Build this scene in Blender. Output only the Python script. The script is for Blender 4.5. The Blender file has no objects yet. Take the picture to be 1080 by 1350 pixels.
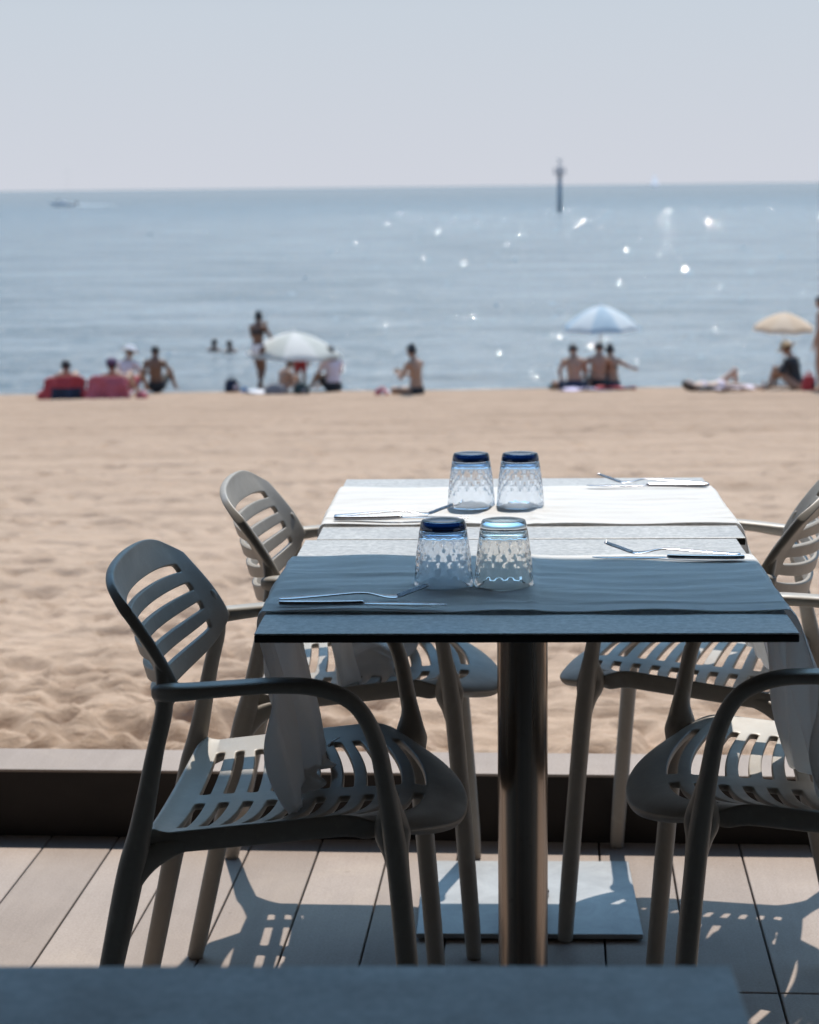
import bpy, bmesh, math, random
import numpy as np
from mathutils import Vector, Matrix, Quaternion

random.seed(7)
RNG = np.random.default_rng(11)
sc = bpy.context.scene
col = sc.collection
PI = math.pi
R = math.radians

# ---------------------------------------------------------------- camera numbers
F, HC = 2716.0, 1.315                      # focal length in photo pixels, camera height above the deck
PITCH = math.atan((675 - 246) / F)
ROLL = 0.0111
SUN_EL, SUN_AZ = R(61.0), R(11.0)          # azimuth clockwise from +Y (out to sea)
SEA_Z = -3.1


def at(u, v, h):
    """photo pixel -> point of the place at height h"""
    U, V = u - 540, v - 675
    a = U * math.cos(ROLL) - V * math.sin(ROLL)
    b = U * math.sin(ROLL) + V * math.cos(ROLL)
    d = Vector((a / F, math.cos(PITCH) - b / F * math.sin(PITCH), -(math.sin(PITCH) + b / F * math.cos(PITCH))))
    t = (h - HC) / d.z
    return Vector((d.x * t, d.y * t, h))


def beach_z(y):
    """the beach runs down from the deck to a low crest at the water, then dips under the sea"""
    y = np.asarray(y, float)
    z = -0.16 - (y - 4.3) * 0.0685
    dip = np.clip((y - 40.3) / 4.0, 0, None)
    return z - 0.42 * np.clip(dip, 0, 1) ** 1.0 - 0.5 * np.clip(dip - 1, 0, 3)


def at_sand(u, v):
    h = -2.6
    for _ in range(30):
        p = at(u, v, h)
        h = 0.5 * h + 0.5 * float(beach_z(p.y))
    if p.y > 40.2:
        p.x *= 40.2 / p.y
        p.y = 40.2
    p.z = float(beach_z(p.y))
    return p


# ---------------------------------------------------------------- object helpers
def link(name, me, mat=None, parent=None, smooth=True):
    o = bpy.data.objects.new(name, me)
    col.objects.link(o)
    if mat is not None:
        for m in (mat if isinstance(mat, (list, tuple)) else [mat]):
            me.materials.append(m)
    if smooth:
        for p in me.polygons:
            p.use_smooth = True
    if parent is not None:
        o.parent = parent
    return o


def obj(name, bm, mat=None, parent=None, smooth=True, recalc=True):
    if recalc:
        bmesh.ops.recalc_face_normals(bm, faces=bm.faces)
    me = bpy.data.meshes.new(name)
    bm.to_mesh(me)
    bm.free()
    return link(name, me, mat, parent, smooth)


def tag(o, label, cat, group=None):
    o['label'] = label
    o['category'] = cat
    if group:
        o['group'] = group
    return o


def thing(name, label, cat, loc=(0, 0, 0), rz=0.0, group=None):
    o = bpy.data.objects.new(name, None)
    col.objects.link(o)
    o.empty_display_size = 0.1
    o.location = loc
    o.rotation_euler = (0, 0, rz)
    return tag(o, label, cat, group)


def structure(o):
    o['kind'] = 'structure'
    return o


def dup(root, loc, rz, label, group=None):
    r = root.copy()
    col.objects.link(r)
    r.location = loc
    r.rotation_euler = (0, 0, rz)
    r['label'] = label
    if group:
        r['group'] = group
    for ch in list(root.children):
        c = ch.copy()
        col.objects.link(c)
        c.parent = r
        for g in list(ch.children):
            d = g.copy()
            col.objects.link(d)
            d.parent = c
    return r


def subsurf(o, lv=2):
    m = o.modifiers.new('Subdivision', 'SUBSURF')
    m.levels = lv
    m.render_levels = lv
    return o


def bevel(o, w, seg=2):
    m = o.modifiers.new('Bevel', 'BEVEL')
    m.width = w
    m.segments = seg
    m.limit_method = 'ANGLE'
    m.angle_limit = R(40)
    return o


# ---------------------------------------------------------------- bmesh helpers
def add_box(bm, x0, x1, y0, y1, z0, z1, M=None):
    vs = [Vector((x, y, z)) for z in (z0, z1) for y in (y0, y1) for x in (x0, x1)]
    if M is not None:
        vs = [M @ v for v in vs]
    v = [bm.verts.new(p) for p in vs]
    for f in ((0, 2, 3, 1), (4, 5, 7, 6), (0, 1, 5, 4), (2, 6, 7, 3), (0, 4, 6, 2), (1, 3, 7, 5)):
        bm.faces.new([v[i] for i in f])


def add_lathe(bm, prof, n=32, M=None, close=False):
    rings = []
    for r, z in prof:
        if r < 1e-6:
            p = Vector((0, 0, z))
            rings.append([bm.verts.new(M @ p if M else p)])
        else:
            ring = []
            for k in range(n):
                a = 2 * PI * k / n
                p = Vector((r * math.cos(a), r * math.sin(a), z))
                ring.append(bm.verts.new(M @ p if M else p))
            rings.append(ring)
    pairs = list(zip(rings[:-1], rings[1:]))
    if close:
        pairs.append((rings[-1], rings[0]))
    for A, B in pairs:
        for k in range(n):
            k2 = (k + 1) % n
            if len(A) == 1 and len(B) == 1:
                continue
            if len(A) == 1:
                bm.faces.new((A[0], B[k2], B[k]))
            elif len(B) == 1:
                bm.faces.new((A[k], A[k2], B[0]))
            else:
                bm.faces.new((A[k], A[k2], B[k2], B[k]))


def catmull(pts, n):
    """resample [(vec, a, b)] rows with a Catmull-Rom spline"""
    P = np.array([list(p[0]) + [p[1], p[2]] for p in pts], float)
    P = np.vstack([2 * P[0] - P[1], P, 2 * P[-1] - P[-2]])
    out = []
    m = len(P) - 3
    for i in range(m):
        p0, p1, p2, p3 = P[i:i + 4]
        for k in range(n):
            t = k / n
            out.append(0.5 * ((2 * p1) + (-p0 + p2) * t + (2 * p0 - 5 * p1 + 4 * p2 - p3) * t * t + (-p0 + 3 * p1 - 3 * p2 + p3) * t ** 3))
    out.append(P[-2])
    return [(Vector(q[:3]), q[3], q[4]) for q in out]


def add_sweep(bm, pts, n=18, side=Vector((0, 1, 0)), power=2.6, caps=(True, True), res=6):
    """tube with a rounded-rectangle section: a = half size in the plane of the bend, b = half size along `side`"""
    rows = catmull(pts, res)
    rings = []
    for i, (p, a, b) in enumerate(rows):
        q0 = rows[max(i - 1, 0)][0]
        q1 = rows[min(i + 1, len(rows) - 1)][0]
        T = (q1 - q0).normalized()
        B = (side - T * side.dot(T)).normalized()
        N = T.cross(B)
        ring = []
        for k in range(n):
            t = 2 * PI * k / n
            c, s = math.cos(t), math.sin(t)
            e = 2.0 / power
            cx = math.copysign(abs(c) ** e, c) * a
            sx = math.copysign(abs(s) ** e, s) * b
            ring.append(bm.verts.new(p + N * cx + B * sx))
        rings.append(ring)
    for A, B in zip(rings[:-1], rings[1:]):
        for k in range(n):
            bm.faces.new((A[k], A[(k + 1) % n], B[(k + 1) % n], B[k]))
    for ring, on, sgn, idx in ((rings[0], caps[0], -1, 0), (rings[-1], caps[1], 1, -1)):
        if on:
            p = rows[idx][0]
            q = rows[1][0] if idx == 0 else rows[-2][0]
            T = (p - q).normalized()
            d = min(rows[idx][1], rows[idx][2])
            inner = [bm.verts.new(p + (v.co - p) * 0.72 + T * d * 0.28) for v in ring]
            for k in range(n):
                bm.faces.new((ring[k], ring[(k + 1) % n], inner[(k + 1) % n], inner[k]))
            bm.faces.new(inner)


def thick_grid(bm, P, TH, hole):
    """P[i][j] points of a sheet, TH thickness, hole(i,j) cells left out -> closed shell"""
    ni, nj = len(P), len(P[0])
    top, bot = {}, {}

    def nrm(i, j):
        a = P[min(i + 1, ni - 1)][j] - P[max(i - 1, 0)][j]
        b = P[i][min(j + 1, nj - 1)] - P[i][max(j - 1, 0)]
        return a.cross(b).normalized()
    cells = {(i, j) for i in range(ni - 1) for j in range(nj - 1) if not hole(i, j)}
    need = {(i + a, j + b) for (i, j) in cells for a in (0, 1) for b in (0, 1)}
    for (i, j) in need:
        n = nrm(i, j)
        th = TH(i, j)
        top[i, j] = bm.verts.new(P[i][j] + n * th * 0.5)
        bot[i, j] = bm.verts.new(P[i][j] - n * th * 0.5)
    for (i, j) in cells:
        q = [(i, j), (i + 1, j), (i + 1, j + 1), (i, j + 1)]
        bm.faces.new([top[k] for k in q])
        bm.faces.new([bot[k] for k in reversed(q)])
        for e0, e1, nb in ((q[0], q[1], (i, j - 1)), (q[1], q[2], (i + 1, j)), (q[2], q[3], (i, j + 1)), (q[3], q[0], (i - 1, j))):
            if nb not in cells:
                bm.faces.new((top[e1], top[e0], bot[e0], bot[e1]))


# ---------------------------------------------------------------- materials
def new_mat(name):
    m = bpy.data.materials.new(name)
    m.use_nodes = True
    nt = m.node_tree
    b = nt.nodes['Principled BSDF']
    return m, nt, b


def nd(nt, typ, **kw):
    n = nt.nodes.new(typ)
    for k, v in kw.items():
        setattr(n, k, v)
    return n


def noise(nt, vec, scale, detail=6, rough=0.6, dist=0.0):
    n = nd(nt, 'ShaderNodeTexNoise')
    n.inputs['Scale'].default_value = scale
    n.inputs['Detail'].default_value = detail
    n.inputs['Roughness'].default_value = rough
    n.inputs['Distortion'].default_value = dist
    if vec is not None:
        nt.links.new(vec, n.inputs['Vector'])
    return n.outputs['Fac']


def ramp(nt, fac, stops):
    r = nd(nt, 'ShaderNodeValToRGB')
    el = r.color_ramp.elements
    while len(el) < len(stops):
        el.new(0.5)
    for e, (p, c) in zip(el, stops):
        e.position = p
        e.color = (*c, 1) if len(c) == 3 else c
    nt.links.new(fac, r.inputs['Fac'])
    return r.outputs['Color']


def mapped(nt, scale=(1, 1, 1), rot=(0, 0, 0), kind='Object'):
    tc = nd(nt, 'ShaderNodeTexCoord')
    mp = nd(nt, 'ShaderNodeMapping')
    mp.inputs['Scale'].default_value = scale
    mp.inputs['Rotation'].default_value = rot
    nt.links.new(tc.outputs[kind], mp.inputs['Vector'])
    return mp.outputs['Vector']


def bump(nt, b, h, strength, dist, prev=None):
    n = nd(nt, 'ShaderNodeBump')
    n.inputs['Strength'].default_value = strength
    n.inputs['Distance'].default_value = dist
    nt.links.new(h, n.inputs['Height'])
    if prev is not None:
        nt.links.new(prev, n.inputs['Normal'])
    if b is not None:
        nt.links.new(n.outputs['Normal'], b.inputs['Normal'])
    return n.outputs['Normal']


def mixc(nt, fac, a, b, mode='MIX'):
    n = nd(nt, 'ShaderNodeMix', data_type='RGBA', blend_type=mode)
    for key, v in ((0, fac), (6, a), (7, b)):
        if isinstance(v, (int, float)):
            n.inputs[key].default_value = v
        elif isinstance(v, tuple):
            n.inputs[key].default_value = (*v, 1)
        else:
            nt.links.new(v, n.inputs[key])
    return n.outputs[2]


def math_n(nt, op, a, b=None, clamp=False):
    n = nd(nt, 'ShaderNodeMath', operation=op, use_clamp=clamp)
    for i, v in enumerate((a, b)):
        if v is None:
            continue
        if isinstance(v, (int, float)):
            n.inputs[i].default_value = v
        else:
            nt.links.new(v, n.inputs[i])
    return n.outputs[0]


def simple(name, color, rough=0.6, var=0.15, scale=30, metal=0.0, bmp=0.0, bscale=200, sss=0.0):
    """procedural: a mottled colour, mottled roughness and a little bump"""
    m, nt, b = new_mat(name)
    v = mapped(nt)
    f = noise(nt, v, scale)
    lo = tuple(c * (1 - var) for c in color)
    hi = tuple(min(1, c * (1 + var)) for c in color)
    nt.links.new(ramp(nt, f, [(0.3, lo), (0.7, hi)]), b.inputs['Base Color'])
    b.inputs['Roughness'].default_value = rough
    b.inputs['Metallic'].default_value = metal
    if bmp:
        bump(nt, b, noise(nt, v, bscale, 3), bmp, 0.002)
    return m


def mat_plastic():
    m, nt, b = new_mat('taupe_plastic')
    v = mapped(nt)
    c = ramp(nt, noise(nt, v, 14, 8, 0.7), [(0.25, (0.285, 0.255, 0.218)), (0.75, (0.345, 0.31, 0.268))])
    dust = ramp(nt, noise(nt, v, 60, 6, 0.7), [(0.55, (0, 0, 0)), (0.8, (1, 1, 1))])
    c2 = mixc(nt, math_n(nt, 'MULTIPLY', dust, 0.4), c, (0.50, 0.455, 0.40))
    nt.links.new(c2, b.inputs['Base Color'])
    nt.links.new(ramp(nt, noise(nt, v, 25, 5), [(0.3, (0.38,) * 3), (0.7, (0.52,) * 3)]), b.inputs['Roughness'])
    bump(nt, b, noise(nt, v, 900, 2), 0.12, 0.0006)
    return m


def mat_tabletop():
    m, nt, b = new_mat('stone_laminate')
    v = mapped(nt)
    n1 = noise(nt, v, 9, 8, 0.65, 0.4)
    n2 = noise(nt, v, 90, 5, 0.75)
    n3 = noise(nt, mapped(nt, (14, 90, 30)), 1.0, 4)
    c = ramp(nt, n1, [(0.3, (0.33, 0.32, 0.31)), (0.7, (0.43, 0.42, 0.405))])
    c = mixc(nt, 0.55, c, ramp(nt, n2, [(0.35, (0.14, 0.145, 0.15)), (0.65, (0.66, 0.65, 0.64))]))
    c = mixc(nt, 0.2, c, ramp(nt, n3, [(0.4, (0.25, 0.25, 0.25)), (0.6, (0.46, 0.46, 0.46))]))
    nt.links.new(c, b.inputs['Base Color'])
    nt.links.new(ramp(nt, n1, [(0.3, (0.34,) * 3), (0.7, (0.5,) * 3)]), b.inputs['Roughness'])
    bump(nt, b, n2, 0.2, 0.0008)
    return m


def mat_core():
    return simple('black_laminate_core', (0.016, 0.015, 0.016), 0.45, 0.2, 60)


def mat_metal_column():
    m, nt, b = new_mat('brushed_steel')
    v = mapped(nt, (60, 60, 1.2))
    n1 = noise(nt, v, 1.0, 6, 0.65)
    n2 = noise(nt, mapped(nt), 35, 6, 0.7)
    c = ramp(nt, n1, [(0.3, (0.26, 0.205, 0.165)), (0.7, (0.42, 0.345, 0.285))])
    rust = ramp(nt, n2, [(0.60, (0, 0, 0)), (0.72, (1, 1, 1))])
    c = mixc(nt, math_n(nt, 'MULTIPLY', rust, 0.5), c, (0.16, 0.10, 0.07))
    nt.links.new(c, b.inputs['Base Color'])
    b.inputs['Metallic'].default_value = 0.92
    nt.links.new(ramp(nt, n1, [(0.3, (0.18,) * 3), (0.7, (0.30,) * 3)]), b.inputs['Roughness'])
    bump(nt, b, n1, 0.1, 0.0006)
    return m


def mat_plate():
    m, nt, b = new_mat('galvanised_plate')
    v = mapped(nt)
    n1 = noise(nt, v, 12, 8, 0.7, 0.6)
    n2 = noise(nt, v, 70, 6, 0.7)
    c = ramp(nt, n1, [(0.3, (0.22, 0.225, 0.23)), (0.7, (0.34, 0.345, 0.35))])
    spot = ramp(nt, n2, [(0.58, (0, 0, 0)), (0.75, (1, 1, 1))])
    c = mixc(nt, math_n(nt, 'MULTIPLY', spot, 0.4), c, (0.40, 0.38, 0.355))
    nt.links.new(c, b.inputs['Base Color'])
    b.inputs['Metallic'].default_value = 0.2
    b.inputs['Roughness'].default_value = 0.5
    bump(nt, b, n2, 0.15, 0.001)
    return m


def mat_cloth(name, color, shade=0.93):
    m, nt, b = new_mat(name)
    v = mapped(nt)
    wv = nd(nt, 'ShaderNodeTexWave', wave_type='BANDS', bands_direction='X')
    wv.inputs['Scale'].default_value = 420
    wv.inputs['Distortion'].default_value = 1.5
    wv2 = nd(nt, 'ShaderNodeTexWave', wave_type='BANDS', bands_direction='Y')
    wv2.inputs['Scale'].default_value = 420
    wv2.inputs['Distortion'].default_value = 1.5
    nt.links.new(v, wv.inputs['Vector'])
    nt.links.new(v, wv2.inputs['Vector'])
    weave = math_n(nt, 'ADD', wv.outputs['Fac'], wv2.outputs['Fac'])
    f = noise(nt, v, 6, 6)
    lo = tuple(c * shade for c in color)
    nt.links.new(ramp(nt, f, [(0.3, lo), (0.7, color)]), b.inputs['Base Color'])
    b.inputs['Roughness'].default_value = 0.9
    b.inputs['Sheen Weight'].default_value = 0.15
    n = bump(nt, None, weave, 0.25, 0.0004)
    n = bump(nt, None, noise(nt, mapped(nt, (3, 9, 4)), 4, 5, 0.55), 0.22, 0.010, n)
    n = bump(nt, b, noise(nt, v, 45, 4, 0.6), 0.12, 0.004, n)
    tr = nd(nt, 'ShaderNodeBsdfTranslucent')
    tr.inputs['Color'].default_value = (*color, 1)
    nt.links.new(n, tr.inputs['Normal'])
    mx = nd(nt, 'ShaderNodeMixShader')
    mx.inputs[0].default_value = 0.34
    nt.links.new(b.outputs[0], mx.inputs[1])
    nt.links.new(tr.outputs[0], mx.inputs[2])
    nt.links.new(mx.outputs[0], nt.nodes['Material Output'].inputs['Surface'])
    return m


def mat_glass(name, tint, dens):
    m = bpy.data.materials.new(name)
    m.use_nodes = True
    nt = m.node_tree
    nt.nodes.clear()
    out = nd(nt, 'ShaderNodeOutputMaterial')
    g = nd(nt, 'ShaderNodeBsdfGlass')
    g.inputs['IOR'].default_value = 1.5
    g.inputs['Roughness'].default_value = 0.0
    g.inputs['Color'].default_value = (1.0, 0.985, 0.965, 1) if dens < 10 else (0.985, 0.99, 1.0, 1)
    t = nd(nt, 'ShaderNodeBsdfTransparent')
    t.inputs['Color'].default_value = (0.93, 0.96, 0.98, 1)
    mx = nd(nt, 'ShaderNodeMixShader')
    mx.inputs[0].default_value = 0.05
    nt.links.new(g.outputs[0], mx.inputs[1])
    nt.links.new(t.outputs[0], mx.inputs[2])
    v = nd(nt, 'ShaderNodeVolumeAbsorption')
    v.inputs['Color'].default_value = (*tint, 1)
    v.inputs['Density'].default_value = dens
    nt.links.new(mx.outputs[0], out.inputs['Surface'])
    nt.links.new(v.outputs[0], out.inputs['Volume'])
    return m


def mat_sand():
    m, nt, b = new_mat('beach_sand')
    v = mapped(nt)
    big = noise(nt, mapped(nt, (0.35, 1.0, 1)), 0.8, 6, 0.6)
    mid = noise(nt, mapped(nt, (0.5, 1.3, 1)), 5, 8, 0.68)
    fine = noise(nt, v, 160, 4, 0.8)
    c = ramp(nt, big, [(0.3, (0.43, 0.293, 0.208)), (0.7, (0.53, 0.372, 0.274))])
    track = noise(nt, mapped(nt, (0.12, 2.6, 1)), 1.6, 5, 0.6, 0.5)
    c = mixc(nt, 0.62, c, ramp(nt, track, [(0.40, (0.29, 0.19, 0.13)), (0.56, (0.56, 0.40, 0.297))]))
    c = mixc(nt, 0.45, c, ramp(nt, mid, [(0.3, (0.32, 0.213, 0.148)), (0.7, (0.59, 0.422, 0.318))]))
    c = mixc(nt, 0.30, c, ramp(nt, fine, [(0.3, (0.27, 0.20, 0.14)), (0.7, (0.70, 0.56, 0.43))]))
    pit_shade = ramp(nt, noise(nt, mapped(nt, (0.9, 2.8, 1)), 2.6, 7, 0.72, 0.6), [(0.60, (0, 0, 0)), (0.70, (1, 1, 1))])
    c = mixc(nt, math_n(nt, 'MULTIPLY', pit_shade, 0.55), c, (0.17, 0.108, 0.062))  # shade of footprints, with damp churned sand, painted into the sand colour
    # damp strip beside the water; sand colour lighter by the deck, darker seaward
    sep = nd(nt, 'ShaderNodeSeparateXYZ')
    nt.links.new(v, sep.inputs[0])
    dull = ramp(nt, math_n(nt, 'DIVIDE', sep.outputs['Y'], 40.0, True), [(0.12, (1.12, 1.10, 1.07)), (0.35, (0.97, 0.955, 0.93)), (0.7, (0.80, 0.775, 0.745))])
    c = mixc(nt, 1.0, c, dull, 'MULTIPLY')
    wob = math_n(nt, 'ADD', sep.outputs['Y'], math_n(nt, 'MULTIPLY', big, 2.0))
    damp = math_n(nt, 'DIVIDE', math_n(nt, 'SUBTRACT', wob, 41.6), 1.2, True)
    c = mixc(nt, math_n(nt, 'MULTIPLY', damp, 0.5), c, (0.22, 0.165, 0.12))
    nt.links.new(c, b.inputs['Base Color'])
    b.inputs['Roughness'].default_value = 0.95
    b.inputs['Specular IOR Level'].default_value = 0.15
    n = bump(nt, None, noise(nt, mapped(nt, (0.7, 1.4, 1)), 22, 7, 0.75), 0.6, 0.035)
    n = bump(nt, None, mid, 0.45, 0.06, n)
    n = bump(nt, None, noise(nt, mapped(nt, (0.35, 2.0, 1)), 2.2, 5, 0.6), 0.45, 0.10, n)
    bump(nt, b, fine, 0.35, 0.008, n)
    return m


def mat_water():
    m, nt, b = new_mat('sea_water')
    v0 = mapped(nt)
    big = noise(nt, mapped(nt, (0.07, 0.24, 1)), 1.0, 7, 0.68)
    c = ramp(nt, big, [(0.38, (0.095, 0.122, 0.138)), (0.62, (0.195, 0.230, 0.248))])
    nt.links.new(c, b.inputs['Base Color'])
    b.inputs['Roughness'].default_value = 0.22
    b.inputs['IOR'].default_value = 1.333
    h1 = noise(nt, mapped(nt, (0.17, 0.50, 1), (0, 0, R(6))), 1.0, 5, 0.55, 0.3)
    h2 = noise(nt, mapped(nt, (0.8, 2.2, 1), (0, 0, R(-9))), 1.0, 6, 0.6, 0.2)
    sep = nd(nt, 'ShaderNodeSeparateXYZ')
    nt.links.new(v0, sep.inputs[0])
    near = math_n(nt, 'DIVIDE', 220.0, math_n(nt, 'MAXIMUM', sep.outputs['Y'], 1.0), True)
    h1 = math_n(nt, 'MULTIPLY', h1, math_n(nt, 'MULTIPLY', near, 1.3))
    h2 = math_n(nt, 'MULTIPLY', h2, math_n(nt, 'MULTIPLY', near, 0.55))
    n = bump(nt, None, h1, 0.7, 1.0)
    bump(nt, b, h2, 0.6, 1.0, n)
    return m


def mat_deck():
    m, nt, b = new_mat('composite_board')
    v = mapped(nt)
    geo = nd(nt, 'ShaderNodeAttribute', attribute_name='board')
    grain = noise(nt, mapped(nt, (45, 1.6, 10)), 1.0, 8, 0.7, 0.3)
    blot = noise(nt, v, 3.5, 7, 0.65, 0.5)
    fine = noise(nt, v, 240, 3, 0.7)
    c = ramp(nt, grain, [(0.3, (0.27, 0.218, 0.19)), (0.7, (0.34, 0.28, 0.247))])
    c = mixc(nt, 0.4, c, ramp(nt, blot, [(0.3, (0.22, 0.18, 0.158)), (0.7, (0.40, 0.335, 0.295))]))
    c = mixc(nt, 0.18, c, ramp(nt, fine, [(0.35, (0.22, 0.18, 0.155)), (0.65, (0.58, 0.5, 0.44))]))
    spots = ramp(nt, noise(nt, v, 26, 4, 0.6), [(0.70, (0, 0, 0)), (0.76, (1, 1, 1))])
    c = mixc(nt, math_n(nt, 'MULTIPLY', spots, 0.35), c, (0.13, 0.10, 0.085))
    dust = ramp(nt, noise(nt, mapped(nt, (1.2, 1.2, 1)), 2.2, 8, 0.75, 0.8), [(0.52, (0, 0, 0)), (0.75, (1, 1, 1))])
    c = mixc(nt, math_n(nt, 'MULTIPLY', dust, 0.35), c, (0.46, 0.375, 0.30))
    c = mixc(nt, 1.0, c, ramp(nt, geo.outputs['Fac'], [(0, (0.87, 0.86, 0.85)), (1, (1.08, 1.08, 1.08))]), 'MULTIPLY')
    nt.links.new(c, b.inputs['Base Color'])
    b.inputs['Roughness'].default_value = 0.72
    b.inputs['Specular IOR Level'].default_value = 0.2
    n = bump(nt, None, grain, 0.22, 0.002)
    bump(nt, b, fine, 0.12, 0.001, n)
    return m


def mat_skin(name, color):
    m, nt, b = new_mat(name)
    v = mapped(nt)
    f = noise(nt, v, 9, 5)
    nt.links.new(ramp(nt, f, [(0.3, tuple(c * 0.85 for c in color)), (0.7, tuple(min(1, c * 1.1) for c in color))]), b.inputs['Base Color'])
    b.inputs['Roughness'].default_value = 0.5
    b.inputs['Subsurface Weight'].default_value = 0.06
    b.inputs['Subsurface Radius'].default_value = (0.02, 0.008, 0.004)
    bump(nt, b, noise(nt, v, 220, 3), 0.1, 0.001)
    return m


def mat_panels(name, c1, c2, n=8, trans=0.35, edge=None):
    """parasol fabric: gores of two tints, light comes through"""
    m = bpy.data.materials.new(name)
    m.use_nodes = True
    nt = m.node_tree
    b = nt.nodes['Principled BSDF']
    at_ = nd(nt, 'ShaderNodeAttribute', attribute_name='gore')
    c = ramp(nt, at_.outputs['Fac'], [(0.0, c1), (1.0, c2)])
    c = mixc(nt, 0.25, c, ramp(nt, noise(nt, mapped(nt), 7, 4), [(0.3, tuple(0.8 * k for k in c1)), (0.7, c2)]))
    nt.links.new(c, b.inputs['Base Color'])
    b.inputs['Roughness'].default_value = 0.8
    tr = nd(nt, 'ShaderNodeBsdfTranslucent')
    nt.links.new(c, tr.inputs['Color'])
    mx = nd(nt, 'ShaderNodeMixShader')
    mx.inputs[0].default_value = trans
    nt.links.new(b.outputs[0], mx.inputs[1])
    nt.links.new(tr.outputs[0], mx.inputs[2])
    nt.links.new(mx.outputs[0], nt.nodes['Material Output'].inputs['Surface'])
    return m


M_PLASTIC = mat_plastic()
M_TOP = mat_tabletop()
M_CORE = mat_core()
M_COLUMN = mat_metal_column()
M_PLATE = mat_plate()
M_CLOTH = mat_cloth('white_cotton', (0.90, 0.89, 0.88))
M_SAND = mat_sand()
M_WATER = mat_water()
M_DECK = mat_deck()
M_GLASS_BLUE = mat_glass('pale_blue_glass', (0.28, 0.54, 0.70), 18)
M_GLASS_NAVY = mat_glass('navy_glass', (0.05, 0.24, 0.44), 95)
M_GLASS_CLEAR = mat_glass('clear_glass', (0.78, 0.82, 0.86), 3)
M_STEEL = simple('polished_steel', (0.36, 0.35, 0.37), 0.22, 0.06, 60, 1.0, 0.04, 300)
M_GROUND = simple('dark_unseen_ground', (0.07, 0.065, 0.06), 0.85, 0.3, 2)  # unseen ground, made dark to keep bounce light down
M_DARK = simple('dusty_gap', (0.075, 0.06, 0.052), 0.9)
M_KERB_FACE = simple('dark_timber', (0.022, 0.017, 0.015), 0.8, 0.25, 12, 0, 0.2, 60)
M_AWNING = simple('awning_canvas', (0.045, 0.05, 0.055), 0.9, 0.08, 20)
M_POST = simple('painted_post', (0.30, 0.30, 0.30), 0.5)

# ---------------------------------------------------------------- ground: deck, kerb, beach, sea
PLANK_ROT = R(-4.2)
Mdeck = Matrix.Rotation(PLANK_ROT, 4, 'Z')


def build_deck():
    bm = bmesh.new()
    lay = bm.faces.layers.float.new('board')
    w, gap = 0.1405, 0.0034
    # local frame: planks along local y; a joint line falls where the photo shows it
    pj = Mdeck.inverted() @ at(990, 1308, 0)
    ref = (Mdeck.inverted() @ at(998, 1200, 0)).x     # a gap passes here
    k0 = -30
    for k in range(k0, 34):
        x0 = ref + k * w + gap * 0.5
        x1 = ref + (k + 1) * w - gap * 0.5
        rnd = random.Random(k * 13 + 5)
        joints = [-4.0 + rnd.uniform(-0.6, 0.6), -1.6 + rnd.uniform(-0.5, 0.5), 1.4 + rnd.uniform(-0.6, 0.4)]
        if k in (-1, 0):
            joints[2] = pj.y
        ends = joints + [4.40]
        a = -7.5
        for e in ends:
            n0 = len(bm.faces)
            dz = rnd.uniform(-0.0012, 0.0)
            add_box(bm, x0, x1, a + 0.002, e - 0.002, -0.028, dz)
            bm.faces.ensure_lookup_table()
            val = rnd.random()
            for f in bm.faces[n0:]:
                f[lay] = val
            a = e
    o = obj('terrace_deck', bm, M_DECK, smooth=False)
    o.rotation_euler = (0, 0, PLANK_ROT)
    structure(o)
    bevel(o, 0.0022, 2)
    bm = bmesh.new()
    add_box(bm, -5.2, 5.8, -7.6, 4.10, -0.14, -0.0295)
    o = obj('deck_bed', bm, M_DARK, smooth=False)
    o.rotation_euler = (0, 0, PLANK_ROT)
    structure(o)


KERB_H = 0.142


def build_kerb():
    pf = Mdeck.inverted() @ at(540, 1019, KERB_H)
    pb = Mdeck.inverted() @ at(540, 991, KERB_H)
    yf, yb = pf.y, pb.y
    root = thing('kerb', 'low timber kerb closing the deck edge against the sand', 'kerb', (0, 0, 0), PLANK_ROT)
    root['kind'] = 'structure'
    bm = bmesh.new()
    lay = bm.faces.layers.float.new('board')
    xs = [-5.2, -2.9, -0.72, 1.55, 3.7, 5.8]
    for i, (a, b) in enumerate(zip(xs[:-1], xs[1:])):
        n0 = len(bm.faces)
        add_box(bm, a + 0.0015, b - 0.0015, yf, yb, KERB_H - 0.006, KERB_H)
        bm.faces.ensure_lookup_table()
        for f in bm.faces[n0:]:
            f[lay] = 0.3 + 0.12 * i
    o = obj('capping', bm, M_DECK, root, smooth=False)
    bevel(o, 0.002, 2)
    bm = bmesh.new()
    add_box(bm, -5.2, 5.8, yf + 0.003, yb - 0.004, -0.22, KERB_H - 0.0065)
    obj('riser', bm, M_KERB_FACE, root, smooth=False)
    return yb


def value_noise(x, y, seed, octaves=4, gain=0.5):
    r = np.random.default_rng(seed)
    out = np.zeros_like(x)
    amp, fr = 1.0, 1.0
    for o in range(octaves):
        tab = r.random((256, 256)) * 2 - 1
        xx, yy = x * fr + 17.3 * o, y * fr + 9.1 * o
        xi, yi = np.floor(xx).astype(int), np.floor(yy).astype(int)
        fx, fy = xx - xi, yy - yi
        fx = fx * fx * (3 - 2 * fx)
        fy = fy * fy * (3 - 2 * fy)
        a = tab[xi % 256, yi % 256]
        b = tab[(xi + 1) % 256, yi % 256]
        c = tab[xi % 256, (yi + 1) % 256]
        d = tab[(xi + 1) % 256, (yi + 1) % 256]
        out += amp * ((a * (1 - fx) + b * fx) * (1 - fy) + (c * (1 - fx) + d * fx) * fy)
        amp *= gain
        fr *= 2.03
    return out


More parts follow.
